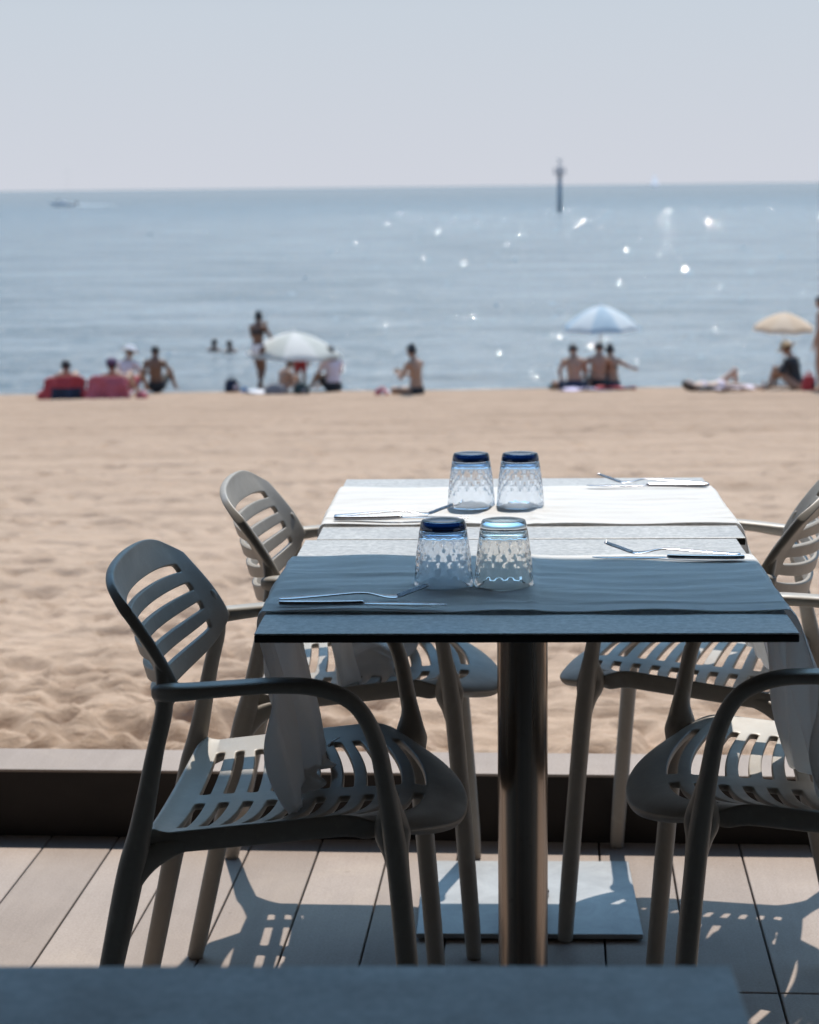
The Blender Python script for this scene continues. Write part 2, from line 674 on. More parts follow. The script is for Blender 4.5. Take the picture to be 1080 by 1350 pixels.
def grid_mesh(name, X, Y, Z, mat):
    ni, nj = X.shape
    me = bpy.data.meshes.new(name)
    me.vertices.add(ni * nj)
    me.vertices.foreach_set('co', np.stack([X, Y, Z], -1).astype(np.float32).ravel())
    idx = np.arange(ni * nj).reshape(ni, nj)
    q = np.stack([idx[:-1, :-1], idx[:-1, 1:], idx[1:, 1:], idx[1:, :-1]], -1).reshape(-1, 4)
    me.loops.add(q.size)
    me.loops.foreach_set('vertex_index', q.ravel().astype(np.int32))
    me.polygons.add(len(q))
    me.polygons.foreach_set('loop_start', (np.arange(len(q)) * 4).astype(np.int32))
    me.polygons.foreach_set('loop_total', np.full(len(q), 4, np.int32))
    me.update(calc_edges=True)
    me.validate()
    return link(name, me, mat)


def build_beach():
    nr, nc = 760, 520
    t = np.linspace(0, 1, nr)
    y = 4.25 * (47.0 / 4.25) ** t
    c = np.linspace(-1, 1, nc)
    prof = 0.22 * c + 0.78 * c ** 3
    hw = 7 + 0.95 * y
    Y, C = np.meshgrid(y, prof, indexing='ij')
    X = C * hw[:, None]
    Y = Y - X * math.tan(R(4.2)) * np.clip(1 - (Y - 4.25) / 8, 0, 1)      # butts against the kerb line near the deck
    Z = beach_z(Y)
    fade = np.clip((Y - 4.3) / 0.6, 0.3, 1) * np.clip((41.5 - Y) / 6, 0.15, 1)
    Z = Z + fade * (0.010 * value_noise(X * 0.35, Y * 0.9, 3, 3) + 0.006 * value_noise(X * 1.9, Y * 5.2, 4, 4, 0.6)
                    + 0.007 * value_noise(X * 6, Y * 13, 5, 4, 0.62))
    # raked bands running along the beach
    Z += 0.028 * fade * np.sin(Y * 5.2 + 2.2 * value_noise(X * 0.25, Y * 0.5, 8, 3)) * np.clip((Y - 6) / 4, 0, 1)
    # footprints and scuffs
    n = 10000
    for k in range(n):
        py = 4.6 + (RNG.random() ** 2.2) * 24
        px = (RNG.random() * 2 - 1) * (1.6 + 0.32 * py)
        if py < 9 and RNG.random() < 0.35:
            px = -abs(px) * 0.9
        L = RNG.uniform(0.03, 0.10)
        W_ = L * RNG.uniform(0.45, 0.9)
        dp = RNG.uniform(0.12, 0.70) * L
        an = RNG.normal(0, 0.6)
        i0 = max(0, int(np.searchsorted(y, py - 0.9)))
        i1 = min(nr, int(np.searchsorted(y, py + 0.9)) + 1)
        sx, sy = X[i0:i1], Y[i0:i1]
        dx, dy = sx - px, sy - py
        ca, sa = math.cos(an), math.sin(an)
        e = ((dx * ca + dy * sa) / L) ** 2 + ((-dx * sa + dy * ca) / W_) ** 2
        Z[i0:i1] += -dp * np.exp(-e * 1.6) + 0.18 * dp * np.exp(-((np.sqrt(e) - 1.45) ** 2) * 5)
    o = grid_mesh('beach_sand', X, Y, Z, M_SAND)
    structure(o)
    # the land the terrace stands on, out to the horizon on the shore side
    bm = bmesh.new()
    vs = [bm.verts.new(p) for p in ((-900, -2500, -0.62), (900, -2500, -0.62), (900, 4.0, -0.62), (-900, 4.0, -0.62), (-900, 46, -4.6), (900, 46, -4.6))]
    bm.faces.new((vs[0], vs[1], vs[2], vs[3]))
    bm.faces.new((vs[3], vs[2], vs[5], vs[4]))
    structure(obj('ground', bm, M_GROUND, smooth=False))


def build_sea():
    nr, nc = 520, 420
    t = np.linspace(0, 1, nr)
    y = 40.0 * (60000.0 / 40.0) ** (t ** 1.35)
    c = np.linspace(-1, 1, nc)
    Y, C = np.meshgrid(y, 0.35 * c + 0.65 * c ** 3, indexing='ij')
    X = C * (60 + 1.2 * y)[:, None]
    amp = np.clip(1.2 - Y / 260, 0, 1)
    wob = value_noise(X * 0.06, Y * 0.09, 31, 3)
    Z = SEA_Z + amp * (0.020 * np.sin(Y * 1.05 + 0.10 * X + 3.2 * wob) + 0.012 * np.sin(Y * 2.3 - 0.3 * X + 4 * wob)
                       + 0.03 * value_noise(X * 0.35, Y * 1.1, 32, 3))
    o = grid_mesh('sea', X, Y, Z, M_WATER)
    structure(o)
    return o


build_deck()
KERB_BACK = build_kerb()
build_beach()
build_sea()


def build_ripples():
    """steep little ripple faces on the water: the ones tilted just right flash the sun"""
    bm = bmesh.new()
    rnd = random.Random(99)
    for k in range(4200):
        y = 47 + 330 * rnd.random() ** 1.5
        x = (rnd.uniform(-0.26, 0.30) if k % 3 == 0 else rnd.gauss(0.11, 0.09)) * y
        s = (0.13 + 0.2 * rnd.random() + 1.4 * rnd.random() ** 22) * 0.042 * (y / 70) ** 0.7
        tilt = R(rnd.gauss(27, 9))
        yaw = R(rnd.gauss(5.5, 22))            # direction the face looks, about the way back to the shore
        # normal tilted from vertical toward -y
        Mx = Matrix.Translation((x, y, SEA_Z + 0.05)) @ Matrix.Rotation(yaw * 0.5, 4, 'Z') @ Matrix.Rotation(tilt, 4, 'X')
        g = []
        for j in range(4):
            for i in range(4):
                a, b_ = (i - 1.5) / 1.5, (j - 1.5) / 1.5
                g.append(bm.verts.new(Mx @ Vector((a * s * 1.5, b_ * s, -0.055 * s * (a * a + b_ * b_)))))
        for j in range(3):
            for i in range(3):
                bm.faces.new((g[j * 4 + i], g[j * 4 + i + 1], g[j * 4 + i + 5], g[j * 4 + i + 4]))
    m, nt, b = new_mat('wet_ripple')
    b.inputs['Roughness'].default_value = 0.06
    b.inputs['IOR'].default_value = 1.333
    nt.links.new(ramp(nt, noise(nt, mapped(nt), 0.3), [(0.3, (0.19, 0.25, 0.29)), (0.7, (0.24, 0.30, 0.34))]), b.inputs['Base Color'])
    o = obj('sea_ripples', bm, m, recalc=False)
    o['kind'] = 'stuff'
    tag(o, 'small glinting ripples over the blue sea', 'ripples')


build_ripples()

# ---------------------------------------------------------------- tables
TT = 0.745


def make_table(label, loc, rz, W, D):
    t = thing('dining_table', label, 'table', loc, rz, 'square pedestal tables on the deck')
    bm = bmesh.new()
    add_box(bm, -W / 2, W / 2, -D / 2, D / 2, TT - 0.0025, TT)
    o = obj('tabletop', bm, M_TOP, t, smooth=False)
    bevel(o, 0.0012, 2)
    bm = bmesh.new()
    add_box(bm, -W / 2, W / 2, -D / 2, D / 2, TT - 0.0125, TT - 0.0027)
    o = obj('core_edge', bm, M_CORE, t, smooth=False)
    bevel(o, 0.0015, 2)
    bm = bmesh.new()
    add_lathe(bm, [(0.0, 0.013), (0.040, 0.013), (0.040, 0.022), (0.037, 0.026), (0.037, 0.70), (0.0, 0.70)], 48)
    o = obj('column', bm, M_COLUMN, t)
    o.modifiers.new('Edge', 'EDGE_SPLIT').split_angle = R(35)
    bm = bmesh.new()
    add_box(bm, -0.15, 0.15, -0.15, 0.15, 0.7005, TT - 0.0128)
    obj('top_bracket', bm, M_CORE, t, smooth=False)
    bm = bmesh.new()
    add_box(bm, -0.2, 0.2, -0.2, 0.2, 0.003, 0.0125)
    o = obj('base_plate', bm, M_PLATE, t, smooth=False)
    bevel(o, 0.0025, 2)
    for sx in (-1, 1):
        for sy in (-1, 1):
            bm = bmesh.new()
            add_lathe(bm, [(0, 0.0002), (0.016, 0.0002), (0.016, 0.0029), (0, 0.0029)], 16, Matrix.Translation((sx * 0.17, sy * 0.17, 0)))
            obj('glide', bm, M_CORE, t, smooth=False)
    return t


T1, T2 = (0.1634, 2.9535, 0.0), (0.2113, 3.667, 0.0)
TR1, TR2 = -0.045, -0.0413
make_table('pedestal table in the middle, its cloth mostly in blue shade', T1, TR1, 0.702, 0.715)
make_table('pedestal table nearest the sand, its cloth in full white sun', T2, TR2, 0.70, 0.70)
fc = at(955, 1285, TT)
make_table('bare stone grey table cropped at the bottom of the view', (fc.x - 0.352, fc.y - 0.322, 0), R(-1.6), 0.70, 0.70)

# ---------------------------------------------------------------- chairs


def lerp_tab(tab, x):
    """smooth (cubic Hermite) look-up in a table of (x, y)"""
    xs = [q[0] for q in tab]
    ys = [q[1] for q in tab]
    x = min(max(x, xs[0]), xs[-1])
    i = min(max(int(np.searchsorted(xs, x)) - 1, 0), len(xs) - 2)
    h = xs[i + 1] - xs[i]
    m = [(ys[min(k + 1, len(xs) - 1)] - ys[max(k - 1, 0)]) / (xs[min(k + 1, len(xs) - 1)] - xs[max(k - 1, 0)]) for k in (i, i + 1)]
    t = (x - xs[i]) / h
    return (2 * t ** 3 - 3 * t * t + 1) * ys[i] + (t ** 3 - 2 * t * t + t) * h * m[0] + (3 * t * t - 2 * t ** 3) * ys[i + 1] + (t ** 3 - t * t) * h * m[1]


EDGE_X = [(0.58, -0.100), (0.62, -0.108), (0.66, -0.120), (0.70, -0.142), (0.74, -0.172), (0.78, -0.206), (0.82, -0.240)]
EDGE_W = [(0.58, 0.243), (0.66, 0.243), (0.70, 0.238), (0.74, 0.226), (0.78, 0.214), (0.82, 0.200)]


def back_pt(s, t):
    zb = 0.588 + 0.042 * abs(s) ** 2 + 0.03 * abs(s) ** 8
    zt = 0.801 - 0.010 * abs(s) ** 2 - 0.036 * abs(s) ** 7
    z = zb + (zt - zb) * t
    w = lerp_tab(EDGE_W, z)
    xc = -0.183 - 0.255 * (z - 0.60)
    xe = lerp_tab(EDGE_X, z)
    return Vector((xc + (xe - xc) * abs(s) ** 2.1, s * w, z))


def seat_pt(u, s):
    hw = 0.241 + 0.006 * u
    if u > 0.86:
        hw -= 0.018 * ((u - 0.86) / 0.14) ** 2
    xr = -0.178 + 0.012 * s * s
    xf = 0.258 - 0.105 * abs(s) ** 2.6
    x = xr + (xf - xr) * u
    z = 0.425 + 0.026 * u + (0.026 + 0.012 * u) * abs(s) ** 2.0
    if u > 0.80:
        z -= 0.030 * ((u - 0.80) / 0.20) ** 2
    if u < 0.10:
        z += 0.012 * ((0.10 - u) / 0.10) ** 2
    return Vector((x, s * hw, z))


def make_chair(label, loc, rz):
    t = thing('dining_chair', label, 'chair', loc, rz, 'taupe plastic armchairs around the tables')
    # --- seat
    ns = 10
    u0, u1 = 0.075, 0.885
    pitch = (u1 - u0) / ns
    us, slot_rows = [0.0, 0.02, 0.05], set()
    for k in range(ns):
        a = u0 + pitch * (k + 0.30)
        b_ = a + pitch * 0.42
        us += [a - pitch * 0.07, a]
        slot_rows.add(len(us) - 1)
        us += [b_, b_ + pitch * 0.07]
    us += [0.905, 0.935, 0.96, 0.985, 1.0]
    half = [0.0, 0.075, 0.093, 0.12, 0.25, 0.40, 0.55, 0.68, 0.755, 0.785, 0.805, 0.87, 0.93, 0.975, 1.0]
    ss = [-q for q in reversed(half[1:])] + half
    hj = {j for j in range(len(ss) - 1) if 0.093 - 1e-6 <= min(abs(ss[j]), abs(ss[j + 1])) and max(abs(ss[j]), abs(ss[j + 1])) <= 0.785 + 1e-6}

    def th(i, j):
        e = min(1.0, max(0.0, (abs(ss[j]) - 0.84) / 0.12))
        f = min(1.0, max(0.0, (us[i] - 0.93) / 0.06))
        g = min(1.0, max(0.0, (0.05 - us[i]) / 0.05))
        return 0.010 + 0.020 * max(e * (1 - 0.5 * f), f * 0.3, g * 0.3)

    P = []
    for i, u_ in enumerate(us):
        row = []
        for j, s_ in enumerate(ss):
            p = seat_pt(u_, s_)
            p.z -= 0.5 * (th(i, j) - 0.011)
            row.append(p)
        P.append(row)
    bm = bmesh.new()
    thick_grid(bm, P, th, lambda i, j: i in slot_rows and j in hj)
    subsurf(obj('seat', bm, M_PLASTIC, t), 2)
    # --- backrest
    ts, rows = [0.0, 0.03, 0.075], set()
    for k in range(4):
        a = 0.150 + 0.181 * k
        b_ = a + 0.070
        ts += [a - 0.012, a]
        rows.add(len(ts) - 1)
        ts += [b_, b_ + 0.012]
    ts += [0.80, 0.88, 0.94, 0.98, 1.0]
    half = [0.0, 0.2, 0.4, 0.58, 0.72, 0.80, 0.825, 0.84, 0.875, 0.93, 0.97, 1.0]
    sb = [-q for q in reversed(half[1:])] + half
    hb = {j for j in range(len(sb) - 1) if max(abs(sb[j]), abs(sb[j + 1])) <= 0.825 + 1e-6}

    def thb(i, j):
        e = min(1.0, max(0.0, (abs(sb[j]) - 0.86) / 0.11))
        f = min(1.0, max(0.0, (ts[i] - 0.93) / 0.06))
        return 0.0095 + 0.0065 * max(e, f * 0.55)
    P = [[back_pt(s_, t_) for s_ in sb] for t_ in ts]
    bm = bmesh.new()
    thick_grid(bm, P, thb, lambda i, j: i in rows and j in hb)
    subsurf(obj('backrest', bm, M_PLASTIC, t), 2)
    for sg in (-1, 1):
        S = Vector((0, 1, 0))
        # rear leg runs from the floor to the arm joint and up the flank of the back
        pts = [(Vector((-0.278, sg * 0.268, 0.002)), 0.0135, 0.0125),
               (Vector((-0.262, sg * 0.266, 0.07)), 0.0148, 0.0132),
               (Vector((-0.222, sg * 0.259, 0.25)), 0.0160, 0.0140),
               (Vector((-0.188, sg * 0.254, 0.40)), 0.0188, 0.0150),
               (Vector((-0.171, sg * 0.252, 0.47)), 0.0152, 0.0138),
               (Vector((-0.150, sg * 0.249, 0.57)), 0.0118, 0.0122),
               (Vector((-0.135, sg * 0.246, 0.638)), 0.0114, 0.0118)]
        for tq, rq in ((0.35, 0.0084), (0.42, 0.0064)):
            pts.append((back_pt(sg * 0.955, tq), rq, rq))
        bm = bmesh.new()
        add_sweep(bm, pts, 20, S)
        # fillet under the seat rail
        add_sweep(bm, [(Vector((-0.210, sg * 0.257, 0.32)), 0.007, 0.010), (Vector((-0.193, sg * 0.2545, 0.380)), 0.014, 0.0150),
                       (Vector((-0.168, sg * 0.2475, 0.420)), 0.017, 0.0130), (Vector((-0.125, sg * 0.2365, 0.4390)), 0.0110, 0.0080), (Vector((-0.075, sg * 0.2340, 0.4470)), 0.0050, 0.0050)], 16, S)
        obj('leg', bm, M_PLASTIC, t)
        # front leg up to the seat
        fl = [(Vector((0.205, sg * 0.268, 0.002)), 0.0132, 0.0122),
              (Vector((0.201, sg * 0.267, 0.07)), 0.0145, 0.0132),
              (Vector((0.188, sg * 0.263, 0.25)), 0.0150, 0.0138),
              (Vector((0.176, sg * 0.260, 0.40)), 0.0150, 0.0142),
              (Vector((0.170, sg * 0.258, 0.455)), 0.0150, 0.0142)]
        bm = bmesh.new()
        add_sweep(bm, fl, 20, S, caps=(True, False))
        # the leg swells where it meets the seat edge
        add_sweep(bm, [(Vector((0.180, sg * 0.2590, 0.36)), 0.0130, 0.0125), (Vector((0.176, sg * 0.2560, 0.405)), 0.0142, 0.0138),
                       (Vector((0.171, sg * 0.2500, 0.435)), 0.0175, 0.0145), (Vector((0.167, sg * 0.2420, 0.456)), 0.0240, 0.0150),
                       (Vector((0.165, sg * 0.2400, 0.474)), 0.0225, 0.0140), (Vector((0.1645, sg * 0.2500, 0.500)), 0.0148, 0.0130), (Vector((0.1585, sg * 0.2570, 0.540)), 0.0095, 0.0105)], 22, S)
        obj('leg', bm, M_PLASTIC, t)
        # arm: rises from the front leg, bends back, ends round the upright
        ar = [(Vector((0.170, sg * 0.258, 0.455)), 0.0150, 0.0142),
              (Vector((0.159, sg * 0.257, 0.53)), 0.0126, 0.0138),
              (Vector((0.146, sg * 0.257, 0.595)), 0.0114, 0.0142),
              (Vector((0.120, sg * 0.257, 0.641)), 0.0102, 0.0155),
              (Vector((0.076, sg * 0.258, 0.663)), 0.0100, 0.0185),
              (Vector((0.020, sg * 0.260, 0.668)), 0.0095, 0.0200),
              (Vector((-0.050, sg * 0.262, 0.664)), 0.0098, 0.0200),
              (Vector((-0.100, sg * 0.259, 0.659)), 0.0110, 0.0190),
              (Vector((-0.132, sg * 0.252, 0.656)), 0.0120, 0.0165),
              (Vector((-0.146, sg * 0.248, 0.655)), 0.0100, 0.0110)]
        bm = bmesh.new()
        add_sweep(bm, ar, 20, S, caps=(False, True))
        obj('armrest', bm, M_PLASTIC, t)
    return t


chair = make_chair('taupe armchair at lower left, its whole slatted back in shade', (-0.180, 2.905, 0), R(-3.2))
dup(chair, (-0.093, 3.665, 0), R(-2.0), 'taupe armchair at the left of the sunlit table, nearest the sand')
dup(chair, (0.574, 2.92, 0), PI + R(-4.0), 'taupe armchair at lower right, its back cut off by the frame')
dup(chair, (0.535, 3.67, 0), PI + R(-15.5), 'taupe armchair at the right of the sunlit table, turned slightly askew')

# ---------------------------------------------------------------- table runners


def table_frame(c, r):
    return Matrix.Translation(c) @ Matrix.Rotation(r, 4, 'Z')


def make_runner(label, Mt, half, y0, y1, seed, left, right, slant=0.0):
    """cloth lying across the table; left/right = (drop at near edge, drop at far edge, lean in +x, curl on seat)"""
    ny = 90
    nx = 110
    L = 0.30
    xs = np.linspace(-half, half, nx)
    rows = []
    rng = np.random.default_rng(seed)
    ph = rng.uniform(0, 6, 12)
    zt = TT + 0.0022
    ed = []
    nh = 60
    lst = [(-1, d) for d in np.linspace(1, 0, nh)[:-1]] + [(0, x) for x in xs] + [(1, d) for d in np.linspace(0, 1, nh)[1:]]
    X = np.zeros((len(lst), ny))
    Y = np.zeros_like(X)
    Z = np.zeros_like(X)
    for i, (kind, q) in enumerate(lst):
        for j in range(ny):
            f = j / (ny - 1)
            y = y0 + (y1 - y0) * f + slant * (q if kind == 0 else kind * half)
            wavy = 0.0018 * math.sin(7 * (q if kind == 0 else half * kind) + ph[0])
            edge = (1 - f) ** 6 + f ** 6
            if kind == 0:
                x = q
                nz = (0.0011 * math.sin(23 * y + 9 * x + ph[1]) + 0.0009 * math.sin(61 * y - 7 * x + ph[2]) + 0.0007 * math.sin(130 * y + 5 * math.sin(9 * x) + ph[3]))
                nz += 0.0008 * math.sin(34 * x + 20 * y + ph[4])
                # pressed creases: across the middle and along the length
                nz += 0.0034 * math.exp(-((x - 0.012) / 0.006) ** 2)
                for yc, a in ((0.34, 0.0022), (0.62, 0.0030)):
                    nz += a * math.exp(-((f - yc) / 0.02) ** 2) * (0.6 + 0.4 * math.sin(8 * x + ph[5]))
                z = zt + max(0.0, 0.0028 + nz) * (0.4 if edge > 0.5 else 1) + 0.0016 * edge * (1 + math.sin(31 * x + ph[6]) * 0.7)
                X[i, j], Y[i, j], Z[i, j] = x, y + wavy * edge, z
            else:
                near, far, lean_n, lean_f, lay = left if kind < 0 else right
                drop = near + (far - near) * f + 0.012 * math.sin(f * 9 + ph[7])
                lay_f = max(0.0, lay * (0.35 + 0.65 * f) + 0.02 * math.sin(f * 8 + ph[10]))
                d = q * (drop + lay_f)
                over = max(0.0, d - drop)
                d = min(d, drop)
                lean = lean_n + (lean_f - lean_n) * f
                r0 = 0.012
                out = r0 * (1 - math.exp(-d / 0.012))
                fold = min(1, d / 0.10)
                s = d / 0.30
                g = f + 0.05 * math.sin(d * 14 + ph[11])
                wv = fold * (0.013 * math.sin(g * 8.5 + ph[8]) + 0.0085 * math.sin(g * 19 + ph[9] + d * 4) + 0.0055 * math.sin(g * 37 + ph[4] + d * 5) + 0.0022 * math.sin(g * 66 + ph[5]))
                x = kind * (half + out) + lean * s ** 1.5 + wv + over * 0.95
                wv += fold * 0.011 * (1 - abs(math.sin(g * 8.0 + ph[6]))) ** 2 - fold * 0.007 * (1 - abs(math.sin(g * 13.0 + ph[0]))) ** 2
                pinch = 1 - 0.20 * min(1, s) ** 1.3 + 0.05 * math.sin(d * 11 + ph[3]) * min(1, s)
                fm = 0.42
                yy = y0 + (y1 - y0) * (fm + (f - fm) * pinch) + slant * kind * half + 0.012 * fold * math.sin(g * 13 + ph[2])
                hem = 0.0016 * (math.exp(-((f - 0.045) / 0.008) ** 2) + math.exp(-((f - 0.955) / 0.008) ** 2) + math.exp(-((q - 0.93) / 0.012) ** 2))
                x += kind * hem + fold * 0.004 * math.sin(d * 26 + f * 11 + ph[1])
                z = zt + 0.003 - d + 0.010 * math.sin(over * 60 + f * 7) * min(1, over / 0.02) + 0.006 * min(1, over / 0.01)
                X[i, j], Y[i, j], Z[i, j] = x, yy, z
    P = np.stack([X, Y, Z, np.ones_like(X)], -1) @ np.array(Mt).T
    o = grid_mesh('table_runner', P[..., 0], P[..., 1], P[..., 2], M_CLOTH)
    tag(o, label, 'table runner', 'white cloth runners across the tables')
    m = o.modifiers.new('Thickness', 'SOLIDIFY')
    m.thickness = 0.0016
    m.offset = 1
    subsurf(o, 1)
    return o


M1, M2 = table_frame(T1, TR1), table_frame(T2, TR2)
make_runner('cloth runner on the middle table, blue in the shade', M1, 0.356, -0.2355, 0.1885, 5, (0.305, 0.290, 0.030, 0.062, 0.035), (0.300, 0.285, 0.055, 0.045, 0.05), -0.004)
make_runner('sunlit white cloth runner on the table nearest the sand', M2, 0.352, -0.226, 0.212, 9, (0.318, 0.272, 0.045, 0.02, 0.17), (0.30, 0.28, 0.07, 0.07, 0.06), -0.006)

# ---------------------------------------------------------------- glasses, cutlery


def make_tumbler(label, u, v, mat, foot, spin):
    p = at(u, v, TT + 0.005)
    t = thing('tumbler', label, 'glass', p, spin, 'upside-down tumblers on the runners')
    H, n = 0.0955, 108
    bm = bmesh.new()

    def rad(z):
        f = z / H
        return 0.0425 - 0.0035 * f - 0.0075 * f * f

    def dent(z, a):
        """the cut pattern: a net of shallow diamond hollows round the wall"""
        w = max(0.0, min(1.0, (z - 0.012) / 0.010)) * max(0.0, min(1.0, (0.077 - z) / 0.006))
        p_, q_ = a * 15 / (2 * PI) + z / 0.0205, a * 15 / (2 * PI) - z / 0.0205
        p_ -= round(p_)
        q_ -= round(q_)
        return -w * 0.0012 * (1 - max(abs(2 * p_), abs(2 * q_))) * (1 + 0.3 * math.sin(3 * a + 200 * z))

    outer = [(-0.0010, 0.0), (0.0, 0.0012), (0.0, 0.006)]
    outer += [(0.0, 0.010 + 0.0018 * i) for i in range(40)]
    outer += [(-0.0003, 0.0814), (-0.0012, 0.0818)]
    inner = [(-0.0026, 0.0), (-0.0034, 0.003), (-0.0034, 0.012), (-0.0034, 0.03), (-0.0034, 0.05), (-0.0034, 0.066), (-0.0045, 0.073), (-0.0080, 0.0775), (-0.016, 0.0790)]
    rings = []
    for dr, z in outer + inner:
        ring = []
        for k in range(n):
            a = 2 * PI * k / n
            r = rad(z) + dr + (dent(z, a) if len(rings) < len(outer) else 0)
            ring.append(bm.verts.new((r * math.cos(a), r * math.sin(a), z)))
        rings.append(ring)
    no = len(outer)
    for i in list(range(no - 1)) + list(range(no, len(rings) - 1)):
        A, B = rings[i], rings[i + 1]
        for k in range(n):
            bm.faces.new((A[k], A[(k + 1) % n], B[(k + 1) % n], B[k]))
    A, B = rings[0], rings[no]
    for k in range(n):
        bm.faces.new((A[(k + 1) % n], A[k], B[k], B[(k + 1) % n]))
    for ring, z in ((rings[no - 1], 0.0818), (rings[-1], 0.0792)):
        c = bm.verts.new((0, 0, z))
        for k in range(n):
            bm.faces.new((ring[k], ring[(k + 1) % n], c))
    o = obj('bowl', bm, mat, t)
    o.data.set_sharp_from_angle(angle=R(40))
    bm = bmesh.new()
    add_lathe(bm, [(0, 0.0819), (rad(0.082) - 0.0012, 0.0819), (rad(0.0825) - 0.0004, 0.0824), (rad(0.086), 0.086), (rad(H - 0.003) - 0.0003, H - 0.003),
                   (rad(H) - 0.0009, H - 0.0006), (rad(H) - 0.003, H), (rad(H) - 0.012, H - 0.0007), (0, H - 0.0012)], n)
    f = obj('foot', bm, foot, t)
    f.data.set_sharp_from_angle(angle=R(40))
    return t


make_tumbler('blue-footed tumbler at the left of the front pair, in the shade', 585, 772, M_GLASS_BLUE, M_GLASS_NAVY, 0.1)
make_tumbler('colourless clear tumbler at the right of the front pair', 664.5, 772, M_GLASS_CLEAR, M_GLASS_CLEAR, 0.3)
make_tumbler('blue-footed tumbler at the left of the rear pair on sunlit cloth', 621.5, 667, M_GLASS_BLUE, M_GLASS_NAVY, 0.5)
make_tumbler('blue-footed tumbler at the right of the rear pair on sunlit cloth', 686, 667, M_GLASS_BLUE, M_GLASS_NAVY, 0.25)


def strip(bm, rows, th):
    """rows of (x, yc, half width, z): a bent flat bar"""
    rr = []
    for (x, yc, hw, z) in rows:
        rr.append([bm.verts.new((x, yc - hw, z)), bm.verts.new((x, yc + hw, z)),
                   bm.verts.new((x, yc + hw * 0.8, z + th)), bm.verts.new((x, yc - hw * 0.8, z + th))])
    for A, B in zip(rr[:-1], rr[1:]):
        for k in range(4):
            bm.faces.new((A[k], A[(k + 1) % 4], B[(k + 1) % 4], B[k]))
    bm.faces.new(rr[0])
    bm.faces.new(rr[-1])


def make_fork():
    t = thing('fork', '', 'fork')
    bm = bmesh.new()
    rows = []
    for x, hw, z in ((0.0, 0.0055, 0.0045), (0.006, 0.0080, 0.0045), (0.03, 0.0078, 0.0062), (0.06, 0.0062, 0.0088), (0.09, 0.0045, 0.0118), (0.112, 0.0034, 0.0138),
                     (0.124, 0.0034, 0.0128), (0.136, 0.0052, 0.0082), (0.147, 0.0095, 0.0042), (0.158, 0.0118, 0.0030), (0.166, 0.0122, 0.0040)):
        rows.append((x, 0, hw, z))
    strip(bm, [(x, y, hw * 1.25, z * 0.62 + 0.0008) for x, y, hw, z in rows], 0.0032)
    o = obj('handle', bm, M_STEEL, t)
    subsurf(o, 2)
    for k in range(4):
        yc = (k - 1.5) * 0.0064
        bm = bmesh.new()
        strip(bm, [(0.163, yc, 0.0024, 0.0036), (0.172, yc, 0.0020, 0.0058), (0.185, yc * 0.98, 0.0018, 0.0112), (0.198, yc * 0.95, 0.0016, 0.0150), (0.209, yc * 0.92, 0.0010, 0.0195)], 0.0026)
        subsurf(obj('tine', bm, M_STEEL, t), 1)
    return t


def make_knife():
    t = thing('knife', '', 'knife')
    bm = bmesh.new()
    strip(bm, [(0.0, 0, 0.0060, 0.0012), (0.004, 0, 0.0082, 0.0008), (0.05, 0, 0.0080, 0.0008), (0.095, 0, 0.0064, 0.0010), (0.112, 0, 0.0060, 0.0014), (0.118, 0, 0.0058, 0.0018)], 0.0072)
    subsurf(obj('handle', bm, M_STEEL, t), 2)
    bm = bmesh.new()
    strip(bm, [(0.116, 0, 0.0055, 0.0030), (0.126, 0.001, 0.0080, 0.0028), (0.17, 0.001, 0.0090, 0.0026), (0.205, 0.000, 0.0080, 0.0024), (0.222, -0.002, 0.0050, 0.0022), (0.231, -0.005, 0.0012, 0.0022)], 0.0020)
    subsurf(obj('blade', bm, M_STEEL, t), 2)
    return t


fork, knife = make_fork(), make_knife()
ZC = TT + 0.0075
settings = [('left end of the middle table, in the shade', (-0.180, 2.752), (-0.182, 2.776), R(-3.5), R(4)),
            ('left end of the sunlit table', (-0.130, 3.482), (-0.130, 3.500), R(-2.0), R(4.5)),
            ('right end of the middle table, at the shade line', (0.506, 3.062), (0.504, 3.085), PI + R(-4.0), PI + R(-9)),
            ('right end of the sunlit table', (0.563, 3.822), (0.563, 3.843), PI + R(-3.0), PI + R(-9))]
for i, (where, kp, fp, ka, fa) in enumerate(settings):
    kl, fl_ = 'steel knife lying at the ' + where, 'steel fork at the ' + where
    if i == 0:
        knife.location, knife.rotation_euler, knife['label'], knife['group'] = (*kp, ZC), (0, 0, ka), kl, 'steel knives on the runners'
        fork.location, fork.rotation_euler, fork['label'], fork['group'] = (*fp, ZC), (0, 0, fa), fl_, 'steel forks on the runners'
    else:
        dup(knife, (*kp, ZC), ka, kl)
        dup(fork, (*fp, ZC), fa, fl_)

# ---------------------------------------------------------------- awning over the terrace (above the picture; its edge draws the shade line on the table)


